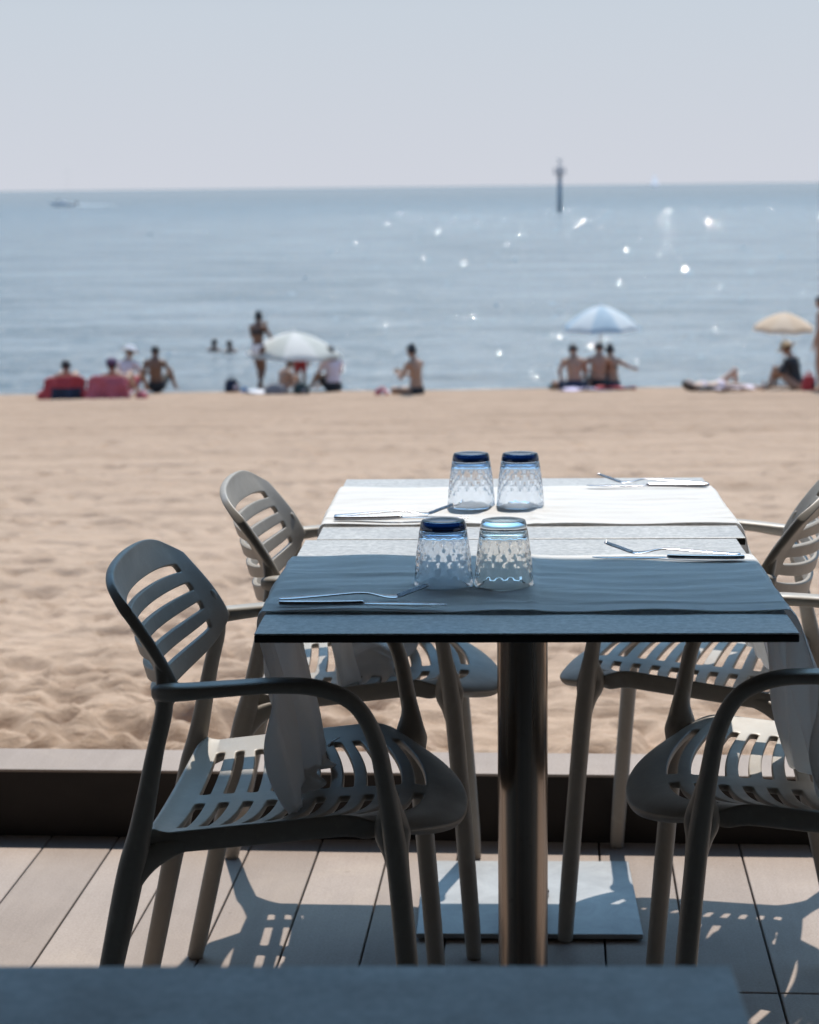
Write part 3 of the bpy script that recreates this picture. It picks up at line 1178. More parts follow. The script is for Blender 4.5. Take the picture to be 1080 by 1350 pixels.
def build_awning():
    za = 2.75
    off = (za - 0.75) / math.tan(SUN_EL)
    d = Vector((math.sin(SUN_AZ), math.cos(SUN_AZ))) * off
    p0 = Vector((-0.178, 3.150)) + d
    p1 = Vector((0.505, 3.040)) + d
    e = (p1 - p0).normalized()
    n = Vector((e.y, -e.x))                    # back toward the restaurant
    a, b_ = p0 - e * 13.6, p0 + e * 14.4
    t = thing('terrace_awning', 'grey canvas awning stretched over the terrace above the tables', 'awning')
    bm = bmesh.new()
    rows = []
    for k in range(9):
        f = k / 8
        q0, q1 = a + n * 9.0 * f, b_ + n * 9.0 * f
        rows.append([bm.verts.new((*(q0 + (q1 - q0) * g), za + 0.5 * f - 0.06 * math.sin(PI * f))) for g in (0, 0.25, 0.5, 0.75, 1)])
    for A, B in zip(rows[:-1], rows[1:]):
        for k in range(4):
            bm.faces.new((A[k], A[k + 1], B[k + 1], B[k]))
    o = obj('canvas', bm, M_AWNING, t)
    m = o.modifiers.new('Thickness', 'SOLIDIFY')
    m.thickness = 0.006
    bm = bmesh.new()
    ang = math.atan2(e.y, e.x)
    mid = (a + b_) / 2
    Mb = Matrix.Translation((mid.x, mid.y, za - 0.02)) @ Matrix.Rotation(ang, 4, 'Z')
    add_box(bm, -14.0, 14.0, -0.055, -0.008, -0.046, 0.004, Mb)
    obj('front_bar', bm, M_POST, t, smooth=False)
    for q, h in ((a, za - 0.072), (b_, za - 0.072), (a + n * 8.9, za + 0.42), (b_ + n * 8.9, za + 0.42)):
        bm = bmesh.new()
        add_box(bm, q.x - 0.04, q.x + 0.04, q.y - 0.04, q.y + 0.04, -0.6, h)
        obj('post', bm, M_POST, t, smooth=False)


build_awning()


def build_restaurant():
    """the beach bar the awning belongs to, behind the camera: dark panelled front with tall windows"""
    t = thing('restaurant', 'dark panelled beach restaurant at the back of the terrace', 'building', (0.3, -3.1, 0), PLANK_ROT)
    M_PANEL = simple('dark_stained_panel', (0.030, 0.027, 0.026), 0.7, 0.3, 3, 0, 0.2, 30)
    M_FRAME = simple('dark_window_frame', (0.02, 0.02, 0.022), 0.5)
    M_PANE = simple('dim_window', (0.012, 0.015, 0.018), 0.08, 0.2, 2)
    xs = [-9, -6.2, -5.9, -3.1, -2.8, 0.0, 0.3, 3.1, 3.4, 6.2, 6.5, 9]
    bm = bmesh.new()
    add_box(bm, -9, 9, -6.0, -0.30, -0.6, 3.6)
    for k in range(0, 12, 2):
        pass
    add_box(bm, -9, 9, -0.28, 0.0, -0.6, 0.35)
    add_box(bm, -9, 9, -0.28, 0.0, 2.75, 3.6)
    for k in range(1, 11, 2):
        add_box(bm, xs[k], xs[k + 1], -0.28, 0.0, 0.352, 2.748)
    o = obj('wall', bm, M_PANEL, t, smooth=False)
    for k in range(2, 10, 2):
        bm = bmesh.new()
        a, b_ = xs[k] + 0.003, xs[k + 1] - 0.003
        for x0, x1, z0, z1 in ((a, b_, 0.356, 0.42), (a, b_, 2.68, 2.745), (a, a + 0.06, 0.422, 2.678), (b_ - 0.06, b_, 0.422, 2.678), ((a + b_) / 2 - 0.03, (a + b_) / 2 + 0.03, 0.422, 2.678)):
            add_box(bm, x0, x1, -0.14, -0.08, z0, z1)
        f = obj('window', bm, M_FRAME, t, smooth=False)
        bm = bmesh.new()
        add_box(bm, a + 0.05, b_ - 0.05, -0.125, -0.105, 0.41, 2.69)
        obj('pane', bm, M_PANE, f, smooth=False)
    bm = bmesh.new()
    add_box(bm, -9.3, 9.3, -6.2, 0.3, 3.604, 3.75)
    obj('roof', bm, M_PANEL, t, smooth=False)


build_restaurant()


# ---------------------------------------------------------------- people on the beach
def frame_from(d, hint):
    d = d.normalized()
    s = hint - d * hint.dot(d)
    if s.length < 1e-4:
        s = Vector((0.3, 1, 0.2)) - d * d.dot(Vector((0.3, 1, 0.2)))
    s.normalize()
    return d, s, d.cross(s)


def add_cone(bm, a, ra, b, rb, n=12):
    a, b = Vector(a), Vector(b)
    d, s, u = frame_from(b - a, Vector((1, 0, 0)))
    rows = []
    for k in range(4):
        t = PI / 2 * k / 4
        rows.append((a - d * ra * math.cos(t), ra * math.sin(t)))
    rows.append((a, ra))
    rows.append((b, rb))
    for k in range(3, -1, -1):
        t = PI / 2 * k / 4
        rows.append((b + d * rb * math.cos(t), rb * math.sin(t)))
    rings = []
    for p, r in rows:
        if r < 1e-6:
            rings.append([bm.verts.new(p)])
        else:
            rings.append([bm.verts.new(p + (s * math.cos(2 * PI * k / n) + u * math.sin(2 * PI * k / n)) * r) for k in range(n)])
    for A, B in zip(rings[:-1], rings[1:]):
        for k in range(n):
            k2 = (k + 1) % n
            if len(A) == 1:
                bm.faces.new((A[0], B[k2], B[k]))
            elif len(B) == 1:
                bm.faces.new((A[k], A[k2], B[0]))
            else:
                bm.faces.new((A[k], A[k2], B[k2], B[k]))


def add_ell(bm, c, X, Y, Z, n=14, m=9):
    c = Vector(c)
    rings = []
    for i in range(m + 1):
        t = PI * i / m
        if i in (0, m):
            rings.append([bm.verts.new(c + Z * math.cos(t))])
        else:
            rings.append([bm.verts.new(c + Z * math.cos(t) + (X * math.cos(2 * PI * k / n) + Y * math.sin(2 * PI * k / n)) * math.sin(t)) for k in range(n)])
    for A, B in zip(rings[:-1], rings[1:]):
        for k in range(n):
            k2 = (k + 1) % n
            if len(A) == 1:
                bm.faces.new((A[0], B[k], B[k2]))
            elif len(B) == 1:
                bm.faces.new((A[k2], A[k], B[0]))
            else:
                bm.faces.new((A[k2], A[k], B[k], B[k2]))


V = lambda *a: Vector(a)


def pose(kind):
    """joints in the person's frame: x right, y the way the person faces, z up"""
    J = {}
    if kind == 'stand':
        J.update(P=V(0, 0, .92), N=V(0, .01, 1.43), H=V(0, .04, 1.585), look=V(0, 1, -.05),
                 kL=V(-.10, .03, .49), kR=V(.10, .02, .49), aL=V(-.11, -.02, .08), aR=V(.11, -.03, .08),
                 eL=V(-.27, -.02, 1.13), eR=V(.27, -.02, 1.13), wL=V(-.27, .06, .88), wR=V(.27, .06, .88))
    elif kind == 'sit':            # on the sand, knees drawn up
        J.update(P=V(0, 0, .11), N=V(0, .06, .61), H=V(0, .12, .765), look=V(0, 1, -.1),
                 kL=V(-.14, .36, .40), kR=V(.14, .36, .40), aL=V(-.12, .50, .07), aR=V(.12, .50, .07),
                 eL=V(-.25, .16, .36), eR=V(.25, .16, .36), wL=V(-.12, .36, .33), wR=V(.12, .36, .33))
    elif kind == 'cross':          # cross-legged
        J.update(P=V(0, 0, .11), N=V(0, .07, .61), H=V(0, .13, .765), look=V(0, 1, -.1),
                 kL=V(-.33, .26, .13), kR=V(.33, .26, .13), aL=V(.10, .32, .07), aR=V(-.10, .36, .07),
                 eL=V(-.26, .10, .36), eR=V(.26, .10, .36), wL=V(-.20, .30, .22), wR=V(.20, .30, .22))
    elif kind == 'low':            # in a low beach chair, legs out
        J.update(P=V(0, 0, .15), N=V(0, -.30, .46), H=V(0, -.34, .62), look=V(0, 1, .15),
                 kL=V(-.13, .40, .42), kR=V(.13, .40, .42), aL=V(-.14, .66, .08), aR=V(.14, .66, .08),
                 eL=V(-.31, -.12, .26), eR=V(.31, -.12, .26), wL=V(-.24, .12, .24), wR=V(.24, .12, .24))
    elif kind == 'lie':            # on the back, one knee up; head at -y
        J.update(P=V(0, 0, .12), N=V(0, -.50, .14), H=V(0, -.66, .17), look=V(0, .25, 1),
                 kL=V(-.12, .38, .42), kR=V(.12, .46, .11), aL=V(-.12, .42, .07), aR=V(.13, .88, .07),
                 eL=V(-.34, -.28, .07), eR=V(.34, -.28, .07), wL=V(-.38, -.02, .05), wR=V(.38, -.02, .05))
    return J


def person(label, loc, rz, J, skin, clothes, hair, scale=1.0, group='people on the beach', female=False, hat=None):
    root = thing('person', label, 'person', loc, rz, group)
    bm = bmesh.new()
    P, N, H = J['P'], J['N'], J['H']
    up, right, fwd = frame_from(N - P, V(1, 0, 0))
    fwd = up.cross(right) * 1.0
    # make sure fwd follows the facing direction (for lying bodies: the belly side)
    belly = J.get('belly', V(0, 1, 0) if abs(up.z) > 0.5 else V(0, 0, 1))
    if fwd.dot(belly) < 0:
        fwd = -fwd
    w = 0.93 if female else 1.0
    bones = []

    def seg(name, a, ra, b, rb):
        add_cone(bm, a, ra, b, rb)
        bones.append((name, a, b, max(ra, rb)))
    L = (N - P).length
    for f, rx, ry in ((-.06, .150 if female else .142, .115), (.08, .160 if female else .150, .110), (.24, .142, .100), (.40, .130 * w, .094), (.56, .142 * w, .102), (.72, .158 * w, .110), (.86, .160 * w, .098), (.96, .11, .07)):
        curve = -0.018 * math.sin(PI * max(0, min(1, f)))
        add_ell(bm, P + up * L * f + fwd * curve, right * rx, fwd * ry, up * 0.115)
    bones.append(('torso', P - up * .05, N, .13))
    sh = {}
    for k, sg in (('L', -1), ('R', 1)):
        S = J.get('s' + k, N + right * sg * (.175 if female else .19) - up * .055)
        hip = P + right * sg * .088 - up * .01
        seg('torso', N - up * .02 + right * sg * .04, .052, S, .054)
        seg('upper_arm', S, .050, J['e' + k], .038)
        seg('forearm', J['e' + k], .040, J['w' + k], .025)
        seg('thigh', hip, .090, J['k' + k], .058)
        ka = J['a' + k] - J['k' + k]
        seg('calf', J['k' + k], .056, J['a' + k], .036)
        _, _, _ = 0, 0, 0
        back = (J['k' + k] - hip).normalized()
        calfdir = ka.normalized()
        off = (back - calfdir * back.dot(calfdir))
        off = (-off.normalized() if off.length > .2 else -fwd) if kind_leg(J, k) else -fwd
        add_ell(bm, J['k' + k] + ka * .30 + off * .016, right * .050, fwd.cross(right) * .12 if False else calfdir * .14, calfdir.cross(right).normalized() * .050)
        # foot
        toe = J.get('t' + k, V(0, 1, -.22) if kind_leg(J, k) else V(0, .25, 1))
        toe = toe.normalized()
        add_cone(bm, J['a' + k] - toe * .03, .036, J['a' + k] + toe * .12 + V(0, 0, -.02), .026)
        add_cone(bm, J['a' + k] + toe * .10 + V(0, 0, -.022), .028, J['a' + k] + toe * .165 + V(0, 0, -.03), .018)
        # hand: palm, four fingers of two joints each, thumb from the side of the palm
        fd = (J['w' + k] - J['e' + k]).normalized()
        d = J.get('h' + k, fd).normalized()
        d, lat, nrm = frame_from(d, right)
        if nrm.dot(V(0, 0, -1)) < 0:
            nrm = -nrm
        W0 = J['w' + k]
        pc = W0 + d * .055
        add_ell(bm, pc, lat * .042, nrm * .016, d * .055)
        for q, (o_, ln) in enumerate(((-.031, .068), (-.011, .080), (.010, .075), (.030, .058))):
            b0 = W0 + d * .088 + lat * o_ * sg
            b1 = b0 + (d + nrm * .30).normalized() * ln * .5
            b2 = b1 + (d * .7 + nrm * .75).normalized() * ln * .5
            add_cone(bm, b0, .0105, b1, .0095, 8)
            add_cone(bm, b1, .0095, b2, .008, 8)
        tb = W0 + d * .03 - lat * .03 * sg
        t1 = tb + (d * .6 - lat * .7 * sg + nrm * .3).normalized() * .042
        t2 = t1 + (d * .85 - lat * .2 * sg + nrm * .4).normalized() * .03
        add_cone(bm, tb, .014, t1, .0115, 8)
        add_cone(bm, t1, .0115, t2, .009, 8)
        bones.append(('hand', W0, pc + d * .12, .04))
    # neck, head, face
    seg('neck', N - up * .03, .056, H - (H - N).normalized() * .06, .052)
    look = J['look'].normalized()
    hu, hr, hf = frame_from((H - N).normalized(), look.cross((H - N).normalized()))
    hf = look - hu * look.dot(hu)
    hf.normalize()
    hr = hf.cross(hu)
    add_ell(bm, H + hu * .018, hr * .074, hf * .094, hu * .098)
    add_ell(bm, H - hu * .045 + hf * .022, hr * .056, hf * .066, hu * .066)
    add_cone(bm, H + hf * .088 + hu * .014, .009, H + hf * .108 - hu * .022, .014, 8)
    add_ell(bm, H + hf * .083 - hu * .055, hr * .024, hf * .010, hu * .008)
    for sg in (-1, 1):
        add_ell(bm, H + hr * sg * .076 - hu * .004 - hf * .004, hr * .010, hf * .020, hu * .030)
        add_ell(bm, H + hf * .080 + hu * .034 + hr * sg * .030, hr * .022, hf * .010, hu * .008)
    bones.append(('head', H - hu * .08, H + hu * .08, .10))
    bmesh.ops.scale(bm, vec=(scale,) * 3, verts=bm.verts)
    body = obj('body', bm, skin, root)
    md = body.modifiers.new('Remesh', 'REMESH')
    md.mode = 'VOXEL'
    md.voxel_size = 0.0085
    md.use_smooth_shade = True
    ms = body.modifiers.new('Smooth', 'SMOOTH')
    ms.factor = 0.5
    ms.iterations = 9
    dg = bpy.context.evaluated_depsgraph_get()
    me = bpy.data.meshes.new_from_object(body.evaluated_get(dg))
    body.modifiers.clear()
    body.data = me
    if not me.materials:
        me.materials.append(skin)
    for p_ in me.polygons:
        p_.use_smooth = True
    nv = len(me.vertices)
    co = np.empty(nv * 3, np.float32)
    me.vertices.foreach_get('co', co)
    co = co.reshape(-1, 3) / scale
    no = np.empty(nv * 3, np.float32)
    me.vertices.foreach_get('normal', no)
    no = no.reshape(-1, 3)
    best = np.full(nv, 1e9)
    who = np.zeros(nv, int)
    tt = np.zeros(nv)
    for i, (nm, a, b_, r) in enumerate(bones):
        A, B = np.array(a), np.array(b_)
        t = np.clip(((co - A) @ (B - A)) / ((B - A) @ (B - A)), 0, 1)
        dd = np.linalg.norm(co - (A + t[:, None] * (B - A)), axis=1) / r
        k = dd < best
        best[k], who[k], tt[k] = dd[k], i, t[k]
    names = np.array([b_[0] for b_ in bones])[who]
    loops = [tuple(p_.vertices) for p_ in me.polygons]

    def shell(name, mask, offset, thick, mat):
        keep = [f for f in loops if all(mask[v] for v in f)]
        if not keep:
            return None
        ids = sorted({v for f in keep for v in f})
        remap = {v: i for i, v in enumerate(ids)}
        sm = bpy.data.meshes.new(name)
        sm.from_pydata([tuple(co[v] * scale + no[v] * offset) for v in ids], [], [[remap[v] for v in f] for f in keep])
        o = link(name, sm, mat, root)
        m = o.modifiers.new('Thickness', 'SOLIDIFY')
        m.thickness = thick
        m.offset = 1
        s_ = o.modifiers.new('Smooth', 'SMOOTH')
        s_.factor = 0.5
        s_.iterations = 6
        return o
    tor = np.where(names == 'torso', ((co - np.array(P)) @ np.array(up)) / L, -9)
    tor_all = ((co - np.array(P)) @ np.array(up)) / L
    near_torso = (names == 'torso')
    for nm, spec, mat in clothes:
        mask = np.zeros(nv, bool)
        for part, lo, hi in spec:
            if part == 'torso':
                mask |= near_torso & (tor_all >= lo) & (tor_all <= hi)
            else:
                mask |= (names == part) & (tt >= lo) & (tt <= hi)
        shell(nm, mask, 0.006, 0.006, mat)
    hd = co - np.array(H)
    a_up, a_f, a_r = hd @ np.array(hu), hd @ np.array(hf), hd @ np.array(hr)
    ish = (names == 'head') | ((names == 'neck') & (a_up > -.12))
    style, hm = hair
    lowlim = {'short': -.035, 'bun': -.05, 'long': -.12}[style]
    hmask = ish & (((a_up > .045) & (a_f < .075)) | ((a_f < .01) & (a_up > lowlim)))
    shell('hair', hmask, 0.004, 0.010, hm)
    if style == 'bun':
        bm = bmesh.new()
        c_ = (H + hu * .105 - hf * .045) * scale
        add_ell(bm, c_, hr * .046 * scale, hf * .046 * scale, hu * .042 * scale)
        obj('hair_bun', bm, hm, root)
    if style == 'long':
        bm = bmesh.new()
        c0, c1, c2 = H - hf * .085, H - hf * .10 - hu * .16, H - hf * .095 - hu * .30
        add_sweep(bm, [(c0 * scale, .03, .07), (c1 * scale, .030, .085), (c2 * scale, .015, .055)], 14, hr)
        obj('long_hair', bm, hm, root)
    for sg in (-1, 1):
        bm = bmesh.new()
        add_ell(bm, (H + hf * .086 + hu * .016 + hr * sg * .031) * scale, hr * .012 * scale, hf * .008 * scale, hu * .007 * scale, 8, 6)
        obj('eye', bm, M_EYE, root)
    if hat is not None:
        kind, mat = hat
        bm = bmesh.new()
        Mh = Matrix((( hr.x, hf.x, hu.x, 0), (hr.y, hf.y, hu.y, 0), (hr.z, hf.z, hu.z, 0), (0, 0, 0, 1)))
        Mh = Matrix.Translation((H + hu * .055) * scale) @ Mh @ Matrix.Scale(scale, 4)
        if kind == 'brim':
            add_lathe(bm, [(.098, -.004), (.19, -.022), (.192, -.016), (.103, .006), (.100, .06), (.075, .088), (0, .094)], 28, Mh)
        else:
            add_lathe(bm, [(.098, -.01), (.104, .0), (.100, .045), (.070, .080), (0, .090)], 28, Mh)
            add_box(bm, -.065, .065, .075, .175, -.008, .004, Mh)
        obj('hat', bm, mat, root)
    return root


def kind_leg(J, k):
    return J['a' + k].z < J['k' + k].z - 0.05 or abs((J['N'] - J['P']).normalized().z) > 0.5


M_EYE = simple('dark_eye', (0.02, 0.015, 0.012), 0.2)
SK_TAN = mat_skin('tanned_skin', (0.36, 0.20, 0.125))
SK_DARK = mat_skin('deep_tan_skin', (0.17, 0.085, 0.05))
SK_PALE = mat_skin('light_skin', (0.50, 0.33, 0.245))
HAIR = simple('black_hair', (0.012, 0.011, 0.013), 0.45, 0.3, 80)
HAIR_B = simple('brown_hair', (0.07, 0.04, 0.022), 0.5, 0.3, 80)
C_BLACK = simple('black_swimwear', (0.013, 0.014, 0.017), 0.7, 0.2, 60)
C_NAVY = simple('navy_fabric', (0.016, 0.024, 0.05), 0.8, 0.2, 60)
C_RED = simple('red_fabric', (0.36, 0.035, 0.04), 0.8, 0.15, 40)
C_ROSE = simple('rose_fabric', (0.42, 0.09, 0.11), 0.85, 0.2, 30)
C_PINKW = simple('pale_pink_shirt', (0.62, 0.52, 0.56), 0.85, 0.08, 30)
C_WHITE = simple('white_fabric', (0.72, 0.71, 0.72), 0.85, 0.06, 30)
C_LILAC = simple('lilac_fabric', (0.50, 0.44, 0.58), 0.85, 0.1, 30)
C_BLUE = simple('sky_blue_fabric', (0.24, 0.38, 0.62), 0.85, 0.12, 30)
C_GREY = simple('grey_fabric', (0.20, 0.19, 0.20), 0.85, 0.2, 40)
C_GREEN = simple('dark_green_fabric', (0.022, 0.04, 0.038), 0.8, 0.2, 40)
C_PURPLE = simple('purple_fabric', (0.07, 0.035, 0.09), 0.8, 0.2, 40)
C_STRAW = simple('straw', (0.42, 0.28, 0.15), 0.9, 0.25, 120, 0, 0.4, 300)
C_ALU = simple('aluminium_tube', (0.5, 0.5, 0.5), 0.35, 0.1, 40, 0.9)
SWIM_B = [('torso', -.3, .13), ('thigh', 0, .16)]
SHORTS = [('torso', -.3, .20), ('thigh', 0, .62)]
SHIRT = [('torso', .05, .97), ('upper_arm', 0, .6)]
BIKINI = [('torso', .60, .80)]


def sand_pt(u, v, dz=-0.01):
    p = at_sand(u, v)
    return V(p.x, p.y, p.z + dz)


def crowd():
    # pair in the low chairs at far left
    J = pose('low')
    person('person sunk in a red beach chair at far left, dark hair showing', sand_pt(90, 524), R(6), J, SK_TAN, [('swim_shorts', SHORTS, C_NAVY)], ('short', HAIR))
    J = pose('low')
    person('person with dark purple cap seated in the rose-draped chair', sand_pt(156, 524), R(-8), J, SK_TAN, [('swimsuit', SWIM_B + BIKINI, C_BLACK)], ('short', HAIR), hat=('cap', C_PURPLE))
    J = pose('sit')
    J['H'] = V(0.02, .10, .80); J['N'] = V(0, .05, .64)
    person('person in white hat and pale pink top beyond the rose-draped chair', sand_pt(168, 515), R(-25), J, SK_PALE, [('shirt', SHIRT, C_PINKW), ('shorts', SHORTS, C_ROSE)], ('short', HAIR_B), female=True, hat=('brim', C_WHITE))
    J = pose('low')
    J.update(P=V(0, 0, .16), N=V(0, -.05, .66), H=V(0, -.02, .82), eL=V(-.27, .02, .42), eR=V(.27, .02, .42), wL=V(-.2, .25, .36), wR=V(.2, .25, .36))
    person('dark silhouetted person sitting upright by the water, left of the bag', sand_pt(207, 517), R(-14), J, SK_DARK, [('swim_shorts', SHORTS, C_BLACK)], ('short', HAIR))
    # standing woman
    J = pose('stand')
    J.update(eL=V(-.24, .12, 1.17), eR=V(.24, .12, 1.17), wL=V(-.07, .22, 1.36), wR=V(.07, .20, 1.36), hL=V(.3, .2, 1), hR=V(-.3, .2, 1),
             aL=V(-.09, .22, .08), kL=V(-.09, .14, .49), aR=V(.10, -.18, .09), kR=V(.10, .03, .48))
    person('standing woman in a dark bikini raising both hands to her face', sand_pt(342, 517.5), R(-32), J, SK_DARK, [('bikini_bottom', [('torso', -.3, .22)], C_WHITE), ('bikini_top', BIKINI, C_BLACK)], ('bun', HAIR), scale=.92, female=True)
    # child in red shorts behind the parasol
    J = pose('stand')
    person('child in red shorts standing behind the pale parasol', sand_pt(397, 513), R(10), J, SK_TAN, [('swim_shorts', [('torso', -.3, .16), ('thigh', 0, .75)], C_RED)], ('short', HAIR_B), scale=.66)
    J = pose('sit')
    J.update(N=V(0, .16, .55), H=V(0, .26, .68))
    person('person hunched on the sand under the pale parasol', sand_pt(371, 519), R(-50), J, SK_TAN, [('swimsuit', SWIM_B, C_GREY)], ('short', HAIR_B), scale=.80)
    J = pose('sit')
    J.update(kL=V(-.12, .42, .30), aL=V(-.12, .66, .07), kR=V(.12, .46, .24), aR=V(.12, .80, .06))
    person('black-haired man in a pale pink shirt sitting beside the pale parasol', sand_pt(440, 516), R(32), J, SK_TAN, [('shirt', SHIRT, C_PINKW), ('shorts', SHORTS, C_BLACK)], ('short', HAIR))
    # woman looking at her phone
    J = pose('cross')
    J.update(N=V(0, .05, .63), H=V(0, .10, .80), look=V(0, 1, -.45), eL=V(-.23, .16, .34), eR=V(.23, .16, .34), wL=V(-.08, .36, .38), wR=V(.08, .36, .38), hL=V(.1, .5, .4), hR=V(-.1, .5, .4))
    w = person('bare-backed woman sitting alone with a phone in her hands', sand_pt(549, 522), R(48), J, SK_TAN, [('bikini_bottom', [('torso', -.3, .12), ('thigh', 0, .1)], C_BLACK)], ('bun', HAIR), female=True)
    bm = bmesh.new()
    add_box(bm, -.075, .075, .455, .463, .40, .48)
    p = obj('phone', bm, C_BLACK, None, smooth=False)
    bevel(p, .003)
    p.location = w.location
    p.rotation_euler = w.rotation_euler
    tag(p, 'dark phone held by the bare-backed woman', 'phone')
    # trio under the blue parasol
    J = pose('cross')
    person('bare-backed man at the left under the blue parasol', sand_pt(757, 515), R(4), J, SK_TAN, [('swim_shorts', SHORTS, C_NAVY)], ('short', HAIR))
    J = pose('sit')
    J.update(eL=V(-.30, .05, .42), wL=V(-.26, .22, .24))
    person('tanned person in the middle of the trio under the blue parasol', sand_pt(789, 514), R(-12), J, SK_TAN, [('swim_shorts', SHORTS, C_BLACK)], ('short', HAIR), scale=1.03)
    J = pose('sit')
    J.update(eR=V(.34, .16, .46), wR=V(.50, .32, .40), hR=V(.7, .4, -.2))
    person('person reaching an arm to the right under the blue parasol', sand_pt(806, 513.5), R(8), J, SK_TAN, [('bikini_top', [('torso', .62, .72)], C_BLACK), ('bikini_bottom', SWIM_B, C_NAVY)], ('bun', HAIR), female=True, scale=.97)
    # lying sunbather
    J = pose('lie')
    person('sunbather lying on the sand with one knee raised', sand_pt(948, 516), R(-78), J, SK_PALE, [('swimsuit', SWIM_B + BIKINI, C_PINKW)], ('long', HAIR_B), female=True, scale=.9)
    # under the orange parasol
    J = pose('sit')
    J.update(N=V(0, .12, .60), H=V(0, .20, .75))
    person('person in straw hat and black clothes under the orange parasol', sand_pt(1050, 514), R(55), J, SK_TAN, [('shirt', [('torso', .0, .97), ('upper_arm', 0, 1), ('forearm', 0, .3)], C_BLACK)], ('short', HAIR_B), hat=('brim', C_STRAW))
    J = pose('stand')
    person('standing bather half cut off by the right edge', sand_pt(1083, 517), R(60), J, SK_TAN, [('bikini_bottom', [('torso', -.3, .16)], C_BLACK)], ('short', HAIR))
    # swimmers
    for u, v, lab in ((282, 463, 'swimmer at the left of the two heads in the water'), (304, 465, 'swimmer at the right of the two heads in the water')):
        q = at(u, v, SEA_Z)
        J = pose('stand')
        person(lab, (q.x, q.y, SEA_Z - 1.36), R(-30 if u < 290 else 40), J, SK_DARK, [('swimsuit', SHORTS, C_BLACK)], ('short', HAIR), group='swimmers')


crowd()


def make_towel(label, u, v, w, l, rz, mat, seed, mat2=None, dz=0.0):
    p = sand_pt(u, v, 0.012 + dz)
    n, m_ = 18, 26
    g = np.linspace(-.5, .5, n)
    h = np.linspace(-.5, .5, m_)
    Y, X = np.meshgrid(h * l, g * w, indexing='ij')
    Z = 0.035 + 0.035 * value_noise(X * 3.2 + seed, Y * 3.2, seed, 3)
    slope = -0.0685
    Z += slope * Y * math.cos(rz)
    o = grid_mesh('beach_towel', X, Y, Z, mat)
    o.location = p
    o.rotation_euler = (0, 0, rz)
    m = o.modifiers.new('Thickness', 'SOLIDIFY')
    m.thickness = .012
    return tag(o, label, 'towel', 'towels on the beach')


make_towel('white and blue towel under the seated trio', 772, 516, .9, .7, R(8), C_LILAC, 3)
make_towel('bright red towel at the right of the trio', 812, 515.5, .75, .6, R(-6), C_RED, 4, dz=.01)
make_towel('pale lilac towel beside the lying sunbather', 968, 517, .62, .5, R(15), C_PINKW, 6, dz=.04)
make_towel('pale towel spread left of the bare-backed woman', 528, 520, .75, .5, R(-15), C_WHITE, 8)
make_towel('dark blue towel left of the straw-hatted person', 1024, 511, .62, .5, R(-20), C_NAVY, 12)
make_towel('white towel on the sand behind the dark round bag', 340, 519, .42, .4, R(20), C_WHITE, 14)


def make_bag(label, u, v, w, d, h, mat, rz, patch=None, cat='beach bag', name='beach_bag'):
    t = thing(name, label, cat, sand_pt(u, v), rz, 'bags on the beach')
    bm = bmesh.new()
    rows = []
    for f, s in ((0, .80), (.04, .96), (.25, 1.04), (.55, 1.0), (.8, .86), (.95, .66), (1.0, .50)):
        ring = []
        for k in range(24):
            a = 2 * PI * k / 24
            c, s_ = math.cos(a), math.sin(a)
            e = .65
            wob = 1 + .05 * math.sin(3 * a + 5 * f) + .03 * math.sin(7 * a + f * 9)
            ring.append(bm.verts.new((math.copysign(abs(c) ** e, c) * w / 2 * s * wob, math.copysign(abs(s_) ** e, s_) * d / 2 * s * wob, h * f)))
        rows.append(ring)
    for A, B in zip(rows[:-1], rows[1:]):
        for k in range(24):
            bm.faces.new((A[k], A[(k + 1) % 24], B[(k + 1) % 24], B[k]))
    bm.faces.new(rows[0])
    bm.faces.new(rows[-1])
    subsurf(obj('bag_body', bm, mat, t), 1)
    for sg in (-1, 1):
        bm = bmesh.new()
        add_sweep(bm, [(V(-w * .22, sg * d * .25, h * .86), .006, .014), (V(-w * .16, sg * d * .22, h * 1.12), .006, .014), (V(0, sg * d * .18, h * 1.24), .006, .014),
                       (V(w * .16, sg * d * .22, h * 1.12), .006, .014), (V(w * .22, sg * d * .25, h * .86), .006, .014)], 10)
        obj('handle', bm, mat, t)
    if patch is not None:
        bm = bmesh.new()
        add_ell(bm, V(w * .24, -d * .46, h * .42), V(w * .17, 0, 0), V(0, .03, 0), V(0, 0, h * .20))
        obj('pocket', bm, patch, t)
    return t


make_bag('round navy bag with a pale pink pocket standing on the sand', 306, 517, .29, .24, .27, C_NAVY, R(8), C_PINKW)
make_bag('small blue cool bag beside the round navy bag', 322.5, 517, .15, .12, .09, C_BLUE, R(-10))
make_bag('slumped grey bag under the pale parasol', 362, 521, .38, .26, .22, C_GREY, R(5))
make_bag('dark green bag under the pale parasol at the right', 398, 521, .28, .22, .24, C_GREEN, R(-12), C_GREY)
make_bag('dark bag on the sand left of the trio', 733, 514, .28, .2, .13, C_GREEN, R(10))
make_bag('black flat bag left of the lying sunbather', 932, 517, .34, .2, .09, C_BLACK, R(4))
make_bag('red and black bag at the right edge of the beach', 1066, 516, .24, .2, .30, C_RED, R(20), C_BLACK)
make_bag('crumpled pink and white bag left of the bare-backed woman', 503, 521, .24, .2, .13, C_ROSE, R(-14), C_WHITE)


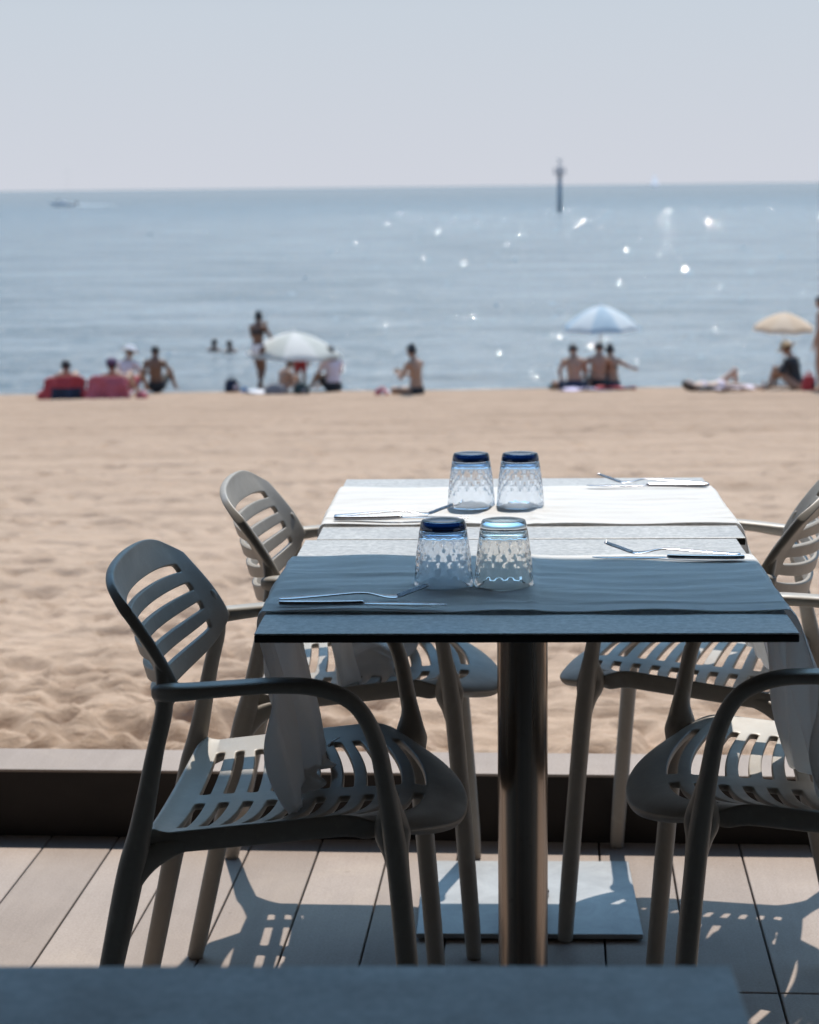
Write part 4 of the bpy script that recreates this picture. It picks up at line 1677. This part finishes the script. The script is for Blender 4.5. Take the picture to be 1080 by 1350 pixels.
def make_beach_chair(label, tlabel, u, v, rz, fab, tow, low=None):
    p = sand_pt(u, v)
    t = thing('beach_chair', label, 'beach chair', p, rz, 'low beach chairs')
    for sg in (-1, 1):
        bm = bmesh.new()
        add_sweep(bm, [(V(sg * .29, .42, .02), .012, .012), (V(sg * .29, .38, .11), .012, .012), (V(sg * .29, .3, .14), .012, .012), (V(sg * .29, -.1, .11), .012, .012),
                       (V(sg * .29, -.22, .20), .012, .012), (V(sg * .29, -.48, .44), .012, .012)], 10, V(1, 0, 0))
        add_sweep(bm, [(V(sg * .275, .30, .13), .011, .011), (V(sg * .275, 0, .08), .011, .011), (V(sg * .275, -.34, .02), .011, .011)], 10, V(1, 0, 0))
        obj('side_frame', bm, C_ALU, t)
    X, Q = np.meshgrid(np.linspace(-.275, .275, 14), np.linspace(0, 1, 14), indexing='ij')
    obj_ = grid_mesh('seat', X, .36 - .52 * Q, .12 - .04 * np.sin(PI * Q) - .02 * Q, fab)
    obj_.parent = t
    obj_ = grid_mesh('backrest', X, -.22 - .27 * Q + 0 * X, .13 + .31 * Q, fab)
    obj_.parent = t
    # towel over the back: down the rear face, over the top, a little way down the front, flaring onto the sand
    qs = np.linspace(0, 1, 34)
    xs = np.linspace(-.36, .36, 30)
    X, Q = np.meshgrid(xs, qs, indexing='ij')
    Y = np.zeros_like(X)
    Z = np.zeros_like(X)
    wob = value_noise(X * 6 + u, Q * 4, 21, 3)
    down = np.clip(Q / .8, 0, 1)
    side = np.clip((np.abs(X) - .27) / .09, 0, 1)
    Y[:] = np.where(Q < .8, -.525 - .02 * wob - .14 * (1 - down) * (.6 + .4 * np.sin(X * 22)), 0)
    Z[:] = np.where(Q < .8, .03 + .43 * down - .06 * side * down + .015 * wob * down, 0)
    over = np.clip((Q - .8) / .2, 0, 1)
    Y[:] = np.where(Q >= .8, -.525 + .16 * over - .02 * wob, Y + .10 * down * 0)
    Z[:] = np.where(Q >= .8, .46 - .10 * over ** 2 - .06 * side + .015 * wob, Z)
    X = X * (1.0 + .25 * (1 - down) ** 2)
    o = grid_mesh('beach_towel', X, Y, Z, tow if low is None else [tow, low])
    if low is not None:
        for pl in o.data.polygons:
            c = pl.center
            pl.material_index = 1 if (c.z < .26 and -.24 < c.x < .30) else 0
    m = o.modifiers.new('Thickness', 'SOLIDIFY')
    m.thickness = .01
    o.location = p
    o.rotation_euler = (0, 0, rz)
    tag(o, tlabel, 'towel', 'towels on the beach')


make_beach_chair('low beach chair at far left under a red and navy towel', 'red towel with a navy lower panel hung over the leftmost chair', 90, 526, R(4), C_RED, C_RED, C_NAVY)
make_beach_chair('low beach chair under a plain rose towel', 'plain rose towel hung over the second chair from the left', 152, 526, R(-5), C_ROSE, C_ROSE)
make_bag('crumpled red bag on the sand left of the leftmost chair', 60, 527, .30, .25, .17, C_RED, R(14))
make_bag('small rose bag on the sand right of the rose-draped chair', 187, 526, .20, .2, .13, C_ROSE, R(-20))


def make_parasol(label, u, v, width, top, rise, mat, tilt, yaw):
    t = thing('beach_parasol', label, 'parasol', sand_pt(u, v), 0, 'parasols on the beach')
    Mt = Matrix.Translation((0, 0, top - rise - .02)) @ Matrix.Rotation(yaw, 4, 'Z') @ Matrix.Rotation(tilt, 4, 'X')
    bm = bmesh.new()
    lay = bm.faces.layers.float.new('gore')
    n, sub, rr = 8, 6, 9
    rings = []
    for i in range(rr + 1):
        f = i / rr
        ring = []
        for k in range(n * sub):
            a = 2 * PI * k / (n * sub)
            q = (k % sub) / sub
            sc_ = math.sin(PI * q)
            r = width / 2 * f * (1 - .085 * f * sc_)
            z = rise * (.62 * (1 - f * f) + .38 * (1 - f)) + .035 * f * f * sc_
            ring.append(bm.verts.new(Mt @ V(max(r, .004) * math.cos(a), max(r, .004) * math.sin(a), z)))
        rings.append(ring)
    # short valance
    ring = []
    for k, v_ in enumerate(rings[-1]):
        q = (k % sub) / sub
        ring.append(bm.verts.new(v_.co - (Mt.to_3x3() @ V(0, 0, 1)) * (.035 + .02 * math.sin(PI * q))))
    rings.append(ring)
    for A, B in zip(rings[:-1], rings[1:]):
        for k in range(n * sub):
            f_ = bm.faces.new((A[k], A[(k + 1) % (n * sub)], B[(k + 1) % (n * sub)], B[k]))
            f_[lay] = float((k // sub) % 2)
    obj('canopy', bm, mat, t)
    bm = bmesh.new()
    lo, hi = V(0, 0, -.3), Mt @ V(0, 0, 0)
    mid = V(0, 0, (top - rise) * .66)
    add_sweep(bm, [(lo, .014, .014), (mid * .5, .014, .014), (mid, .014, .014), (hi, .012, .012), (Mt @ V(0, 0, rise + .05), .009, .009)], 12)
    obj('pole', bm, C_ALU, t)
    for k in range(n):
        a = 2 * PI * k / n
        bm = bmesh.new()
        pts = []
        for f in (.05, .35, .7, 1.0):
            q_ = width / 2 * f * .985
            pts.append((Mt @ V(q_ * math.cos(a), q_ * math.sin(a), rise * (.62 * (1 - f * f) + .38 * (1 - f)) - .012), .004, .004))
        add_sweep(bm, pts, 6, V(0.01, 0.02, 1), res=3)
        obj('rib', bm, C_ALU, t)
    return t


make_parasol('pale green-white parasol tilted toward the standing woman', 388, 515, 1.92, 1.20, .45, mat_panels('pale_canopy', (0.58, 0.60, 0.55), (0.80, 0.79, 0.75)), R(2.5), R(35))
make_parasol('light blue parasol standing over the seated trio', 792, 512, 1.52, 1.64, .44, mat_panels('blue_canopy', (0.42, 0.57, 0.68), (0.72, 0.78, 0.80)), R(3), R(-20))
make_parasol('pale orange parasol at the right of the beach', 1032, 512, 1.18, 1.46, .30, mat_panels('orange_canopy', (0.70, 0.54, 0.38), (0.76, 0.62, 0.47)), R(5), R(10))

# ---------------------------------------------------------------- far out on the water


def build_offshore():
    q = at(738, 279, SEA_Z)
    t = thing('sea_marker', 'tall dark beacon post with a lantern cage standing in the sea', 'beacon', q)
    k = 0.76
    M_PILE = simple('hazy_pile', (0.30, 0.33, 0.35), 0.7, 0.2, 2)  # pile colour lightened to carry the haze of the distance
    M_LIGHTG = simple('faded_white_paint', (0.36, 0.36, 0.38), 0.6, 0.1, 2)
    bm = bmesh.new()
    add_lathe(bm, [(0, -2), (.40, -2), (.40, 4.2), (.35, 4.25), (.33, 6.1), (0, 6.1)], 20)
    obj('pile', bm, M_PILE, t)
    bm = bmesh.new()
    add_lathe(bm, [(0, 6.1), (1.0, 6.1), (1.0, 6.28), (0, 6.28)], 20)
    obj('platform', bm, M_LIGHTG, t)
    bm = bmesh.new()
    for kk in range(10):
        a = 2 * PI * kk / 10
        add_cone(bm, V(.95 * math.cos(a), .95 * math.sin(a), 6.25), .04, V(.95 * math.cos(a), .95 * math.sin(a), 7.2), .04, 6)
    for z in (6.7, 7.2):
        add_lathe(bm, [(.91, z - .04), (.99, z - .04), (.99, z + .04), (.91, z + .04)], 20, close=True)
    obj('railing', bm, M_LIGHTG, t)
    bm = bmesh.new()
    add_lathe(bm, [(0, 6.28), (.28, 6.28), (.26, 7.4), (.10, 7.5), (.08, 8.0), (0, 8.0)], 16)
    obj('lantern', bm, M_LIGHTG, t)
    bm = bmesh.new()
    for sg in (-1, 1):
        add_cone(bm, V(-sg * .42, 0, 7.95), .07, V(sg * .42, 0, 8.75), .07, 8)
    obj('topmark', bm, M_PILE, t)
    # small motorboat with its wake
    q = at(84, 271.5, SEA_Z)
    t = thing('motorboat', 'small white motorboat with a dark figure aboard at far left', 'boat', q, R(176))
    M_HULL = simple('white_gelcoat', (0.68, 0.68, 0.68), 0.3, 0.06, 1)
    bm = bmesh.new()
    rows = []
    for x, w, zb, zt in ((-3.6, 1.05, -.2, .75), (-2.0, 1.2, -.3, .80), (0, 1.25, -.35, .88), (1.8, 1.0, -.3, 1.02), (3.1, .5, -.1, 1.2), (3.9, .05, .5, 1.32)):
        rows.append([bm.verts.new((x, y, z)) for y, z in ((-w, zt), (-w * .8, zb + .2), (0, zb), (w * .8, zb + .2), (w, zt), (w * .82, zt - .12), (-w * .82, zt - .12))])
    for A, B in zip(rows[:-1], rows[1:]):
        for k in range(7):
            bm.faces.new((A[k], A[(k + 1) % 7], B[(k + 1) % 7], B[k]))
    bm.faces.new(rows[0])
    bm.faces.new(rows[-1])
    subsurf(obj('hull', bm, M_HULL, t), 1)
    bm = bmesh.new()
    add_box(bm, -.5, 1.0, -.6, .6, .7, 1.35)
    o = obj('console', bm, M_HULL, t, smooth=False)
    bevel(o, .15, 3)
    bm = bmesh.new()
    add_box(bm, -4.0, -3.55, -.25, .25, .1, 1.25)
    o = obj('outboard_motor', bm, C_BLACK, t, smooth=False)
    bevel(o, .1, 3)
    bm = bmesh.new()
    add_cone(bm, V(-1.0, 0, .7), .035, V(-1.35, 0, 11.0), .02, 8)
    obj('mast', bm, C_ALU, t)
    J = pose('stand')
    Mb = t.matrix_basis
    person('dark-clothed person standing in the small motorboat', Mb @ V(1.4, 0, .60) if False else (q.x - 1.4, q.y, SEA_Z + .62), R(80), J, SK_DARK,
           [('jacket', [('torso', 0, 1), ('upper_arm', 0, 1), ('forearm', 0, .9)], C_NAVY), ('trousers', [('torso', -.3, .1), ('thigh', 0, 1), ('calf', 0, .9)], C_BLACK)], ('short', HAIR), group='people at sea')
    m, nt, b = new_mat('wake_foam')
    f = noise(nt, mapped(nt, (1.0, 2.5, 1)), .8, 6, .7)
    nt.links.new(ramp(nt, f, [(.4, (.16, .22, .26)), (.62, (.72, .74, .75))]), b.inputs['Base Color'])
    b.inputs['Roughness'].default_value = .5
    xs = np.linspace(0, 1, 40)
    ys = np.linspace(-1, 1, 9)
    Xg, Yg = np.meshgrid(xs, ys, indexing='ij')
    o = grid_mesh('boat_wake', 3.2 + Xg * 12, Yg * (.9 + 1.6 * Xg), .22 * (1 - Yg ** 2) * (1 - Xg) ** .6 + .12, m)
    o.location = (q.x, q.y, SEA_Z)
    o['kind'] = 'stuff'
    tag(o, 'pale foaming wake trailing right of the motorboat', 'wake')
    # hazy sailing boat on the horizon
    q = at(863, 246.6, SEA_Z)
    q.z = SEA_Z
    s = q.y / 2716
    t = thing('sailing_boat', 'faint hazy sailing boat on the horizon right of the beacon', 'boat', q, R(10))
    M_HAZE = simple('haze_pale_sail', (0.84, 0.84, 0.87), 0.8, 0.04, .3)
    M_HAZE.node_tree.nodes['Principled BSDF'].inputs['Subsurface Weight'].default_value = 0
    nt = M_HAZE.node_tree
    tr = nd(nt, 'ShaderNodeBsdfTranslucent')
    tr.inputs['Color'].default_value = (0.8, 0.8, 0.84, 1)
    mx = nd(nt, 'ShaderNodeMixShader')
    mx.inputs[0].default_value = 0.55
    nt.links.new(nt.nodes['Principled BSDF'].outputs[0], mx.inputs[1])
    nt.links.new(tr.outputs[0], mx.inputs[2])
    nt.links.new(mx.outputs[0], nt.nodes['Material Output'].inputs['Surface'])
    bm = bmesh.new()
    rows = []
    for x, w in ((-5, 1.2), (-2, 1.6), (2, 1.5), (5, .7), (6.4, .08)):
        rows.append([bm.verts.new((x * s, y * s, z * s)) for y, z in ((-w, 1.2), (-w * .6, -.2), (w * .6, -.2), (w, 1.2))])
    for A, B in zip(rows[:-1], rows[1:]):
        for k in range(4):
            bm.faces.new((A[k], A[(k + 1) % 4], B[(k + 1) % 4], B[k]))
    bm.faces.new(rows[0])
    bm.faces.new(rows[-1])
    obj('hull', bm, M_HAZE, t)
    bm = bmesh.new()
    add_cone(bm, V(.5, 0, 1) * s, .16 * s, V(.3, 0, 19) * s, .1 * s, 8)
    obj('mast', bm, M_HAZE, t)
    for pts, nm in ((((.2, 0, 2.4), (.1, 0, 18.4), (-4.6, .3, 2.6)), 'mainsail'), (((.8, 0, 15.5), (6.0, 0, 1.8), (1.2, .4, 2.2)), 'jib')):
        bm = bmesh.new()
        a, b_, c = [V(*p_) * s for p_ in pts]
        nn = 8
        g = {}
        for i in range(nn + 1):
            for j in range(nn + 1 - i):
                u_, v_ = i / nn, j / nn
                p_ = a + (b_ - a) * u_ + (c - a) * v_
                p_.y += .7 * s * u_ * (1 - u_) + .7 * s * v_ * (1 - u_ - v_)
                g[i, j] = bm.verts.new(p_)
        for i in range(nn):
            for j in range(nn - i):
                bm.faces.new((g[i, j], g[i + 1, j], g[i, j + 1]))
                if j < nn - i - 1:
                    bm.faces.new((g[i + 1, j], g[i + 1, j + 1], g[i, j + 1]))
        obj(nm, bm, M_HAZE, t)


build_offshore()

# ---------------------------------------------------------------- sky, sun, camera


def build_light():
    w = bpy.data.worlds.new('World')
    sc.world = w
    w.use_nodes = True
    nt = w.node_tree
    bg = nt.nodes['Background']
    sky = nd(nt, 'ShaderNodeTexSky', sky_type='NISHITA')
    sky.sun_disc = False
    sky.sun_elevation = SUN_EL
    sky.sun_rotation = SUN_AZ
    sky.air_density = 1.2
    sky.dust_density = 1.5
    sky.ozone_density = 2.0
    # sea haze: the lowest band of the sky is pale and greyish
    tc = nd(nt, 'ShaderNodeTexCoord')
    sep = nd(nt, 'ShaderNodeSeparateXYZ')
    nt.links.new(tc.outputs['Generated'], sep.inputs[0])
    hz = ramp(nt, sep.outputs['Z'], [(0.0, (1.0,) * 3), (0.30, (0.95,) * 3), (0.50, (0.0,) * 3)])
    haze = ramp(nt, sep.outputs['Z'], [(0.0, (0.635, 0.660, 0.730)), (0.085, (0.575, 0.625, 0.700)), (0.17, (0.21, 0.255, 0.29)), (0.33, (0.15, 0.20, 0.235))])
    haze = mixc(nt, 1.0, haze, (10.0, 10.0, 10.0), 'MULTIPLY')
    tint = ramp(nt, sep.outputs['Z'], [(0.35, (1.80, 2.90, 3.35)), (0.78, (2.15, 3.45, 3.95)), (0.87, (0.18, 0.23, 0.27))])
    blue = mixc(nt, 1.0, sky.outputs['Color'], tint, 'MULTIPLY')
    c = mixc(nt, hz, blue, haze)
    nt.links.new(c, bg.inputs['Color'])
    bg.inputs['Strength'].default_value = 0.1
    l = bpy.data.lights.new('sun', 'SUN')
    l.energy = 5.0
    l.angle = R(0.53)
    l.color = (1.0, 0.925, 0.83)
    o = bpy.data.objects.new('sun', l)
    col.objects.link(o)
    d = Vector((math.sin(SUN_AZ) * math.cos(SUN_EL), math.cos(SUN_AZ) * math.cos(SUN_EL), math.sin(SUN_EL)))
    o.rotation_euler = d.to_track_quat('Z', 'Y').to_euler()
    o.location = d * 30


def build_camera():
    cam = bpy.data.cameras.new('camera')
    cam.sensor_fit = 'VERTICAL'
    cam.sensor_height = 36
    cam.sensor_width = 28.8
    cam.lens = F / 1350 * 36
    cam.clip_start = 0.05
    cam.clip_end = 200000
    cam.dof.use_dof = True
    cam.dof.focus_distance = 2.98
    cam.dof.aperture_fstop = 7.0
    cam.dof.aperture_blades = 9
    o = bpy.data.objects.new('camera', cam)
    col.objects.link(o)
    fw = Vector((0, math.cos(PITCH), -math.sin(PITCH)))
    r0 = Vector((1, 0, 0))
    d0 = fw.cross(r0)
    rr = r0 * math.cos(ROLL) + d0 * math.sin(ROLL)
    dd = -r0 * math.sin(ROLL) + d0 * math.cos(ROLL)
    up = -dd
    M = Matrix(((rr.x, up.x, -fw.x, 0), (rr.y, up.y, -fw.y, 0), (rr.z, up.z, -fw.z, HC), (0, 0, 0, 1)))
    o.matrix_world = M
    sc.camera = o


build_light()
build_camera()
sc.render.engine = 'CYCLES'
sc.view_settings.view_transform = 'Standard'
sc.view_settings.look = 'None'
sc.view_settings.exposure = 0
sc.view_settings.gamma = 1
cy = sc.cycles
cy.use_denoising = True
try:
    cy.denoiser = 'OPENIMAGEDENOISE'
except Exception:
    pass
cy.caustics_refractive = True
cy.caustics_reflective = True
cy.blur_glossy = 0.5
cy.sample_clamp_indirect = 6
cy.max_bounces = 14
cy.transmission_bounces = 14
cy.transparent_max_bounces = 16
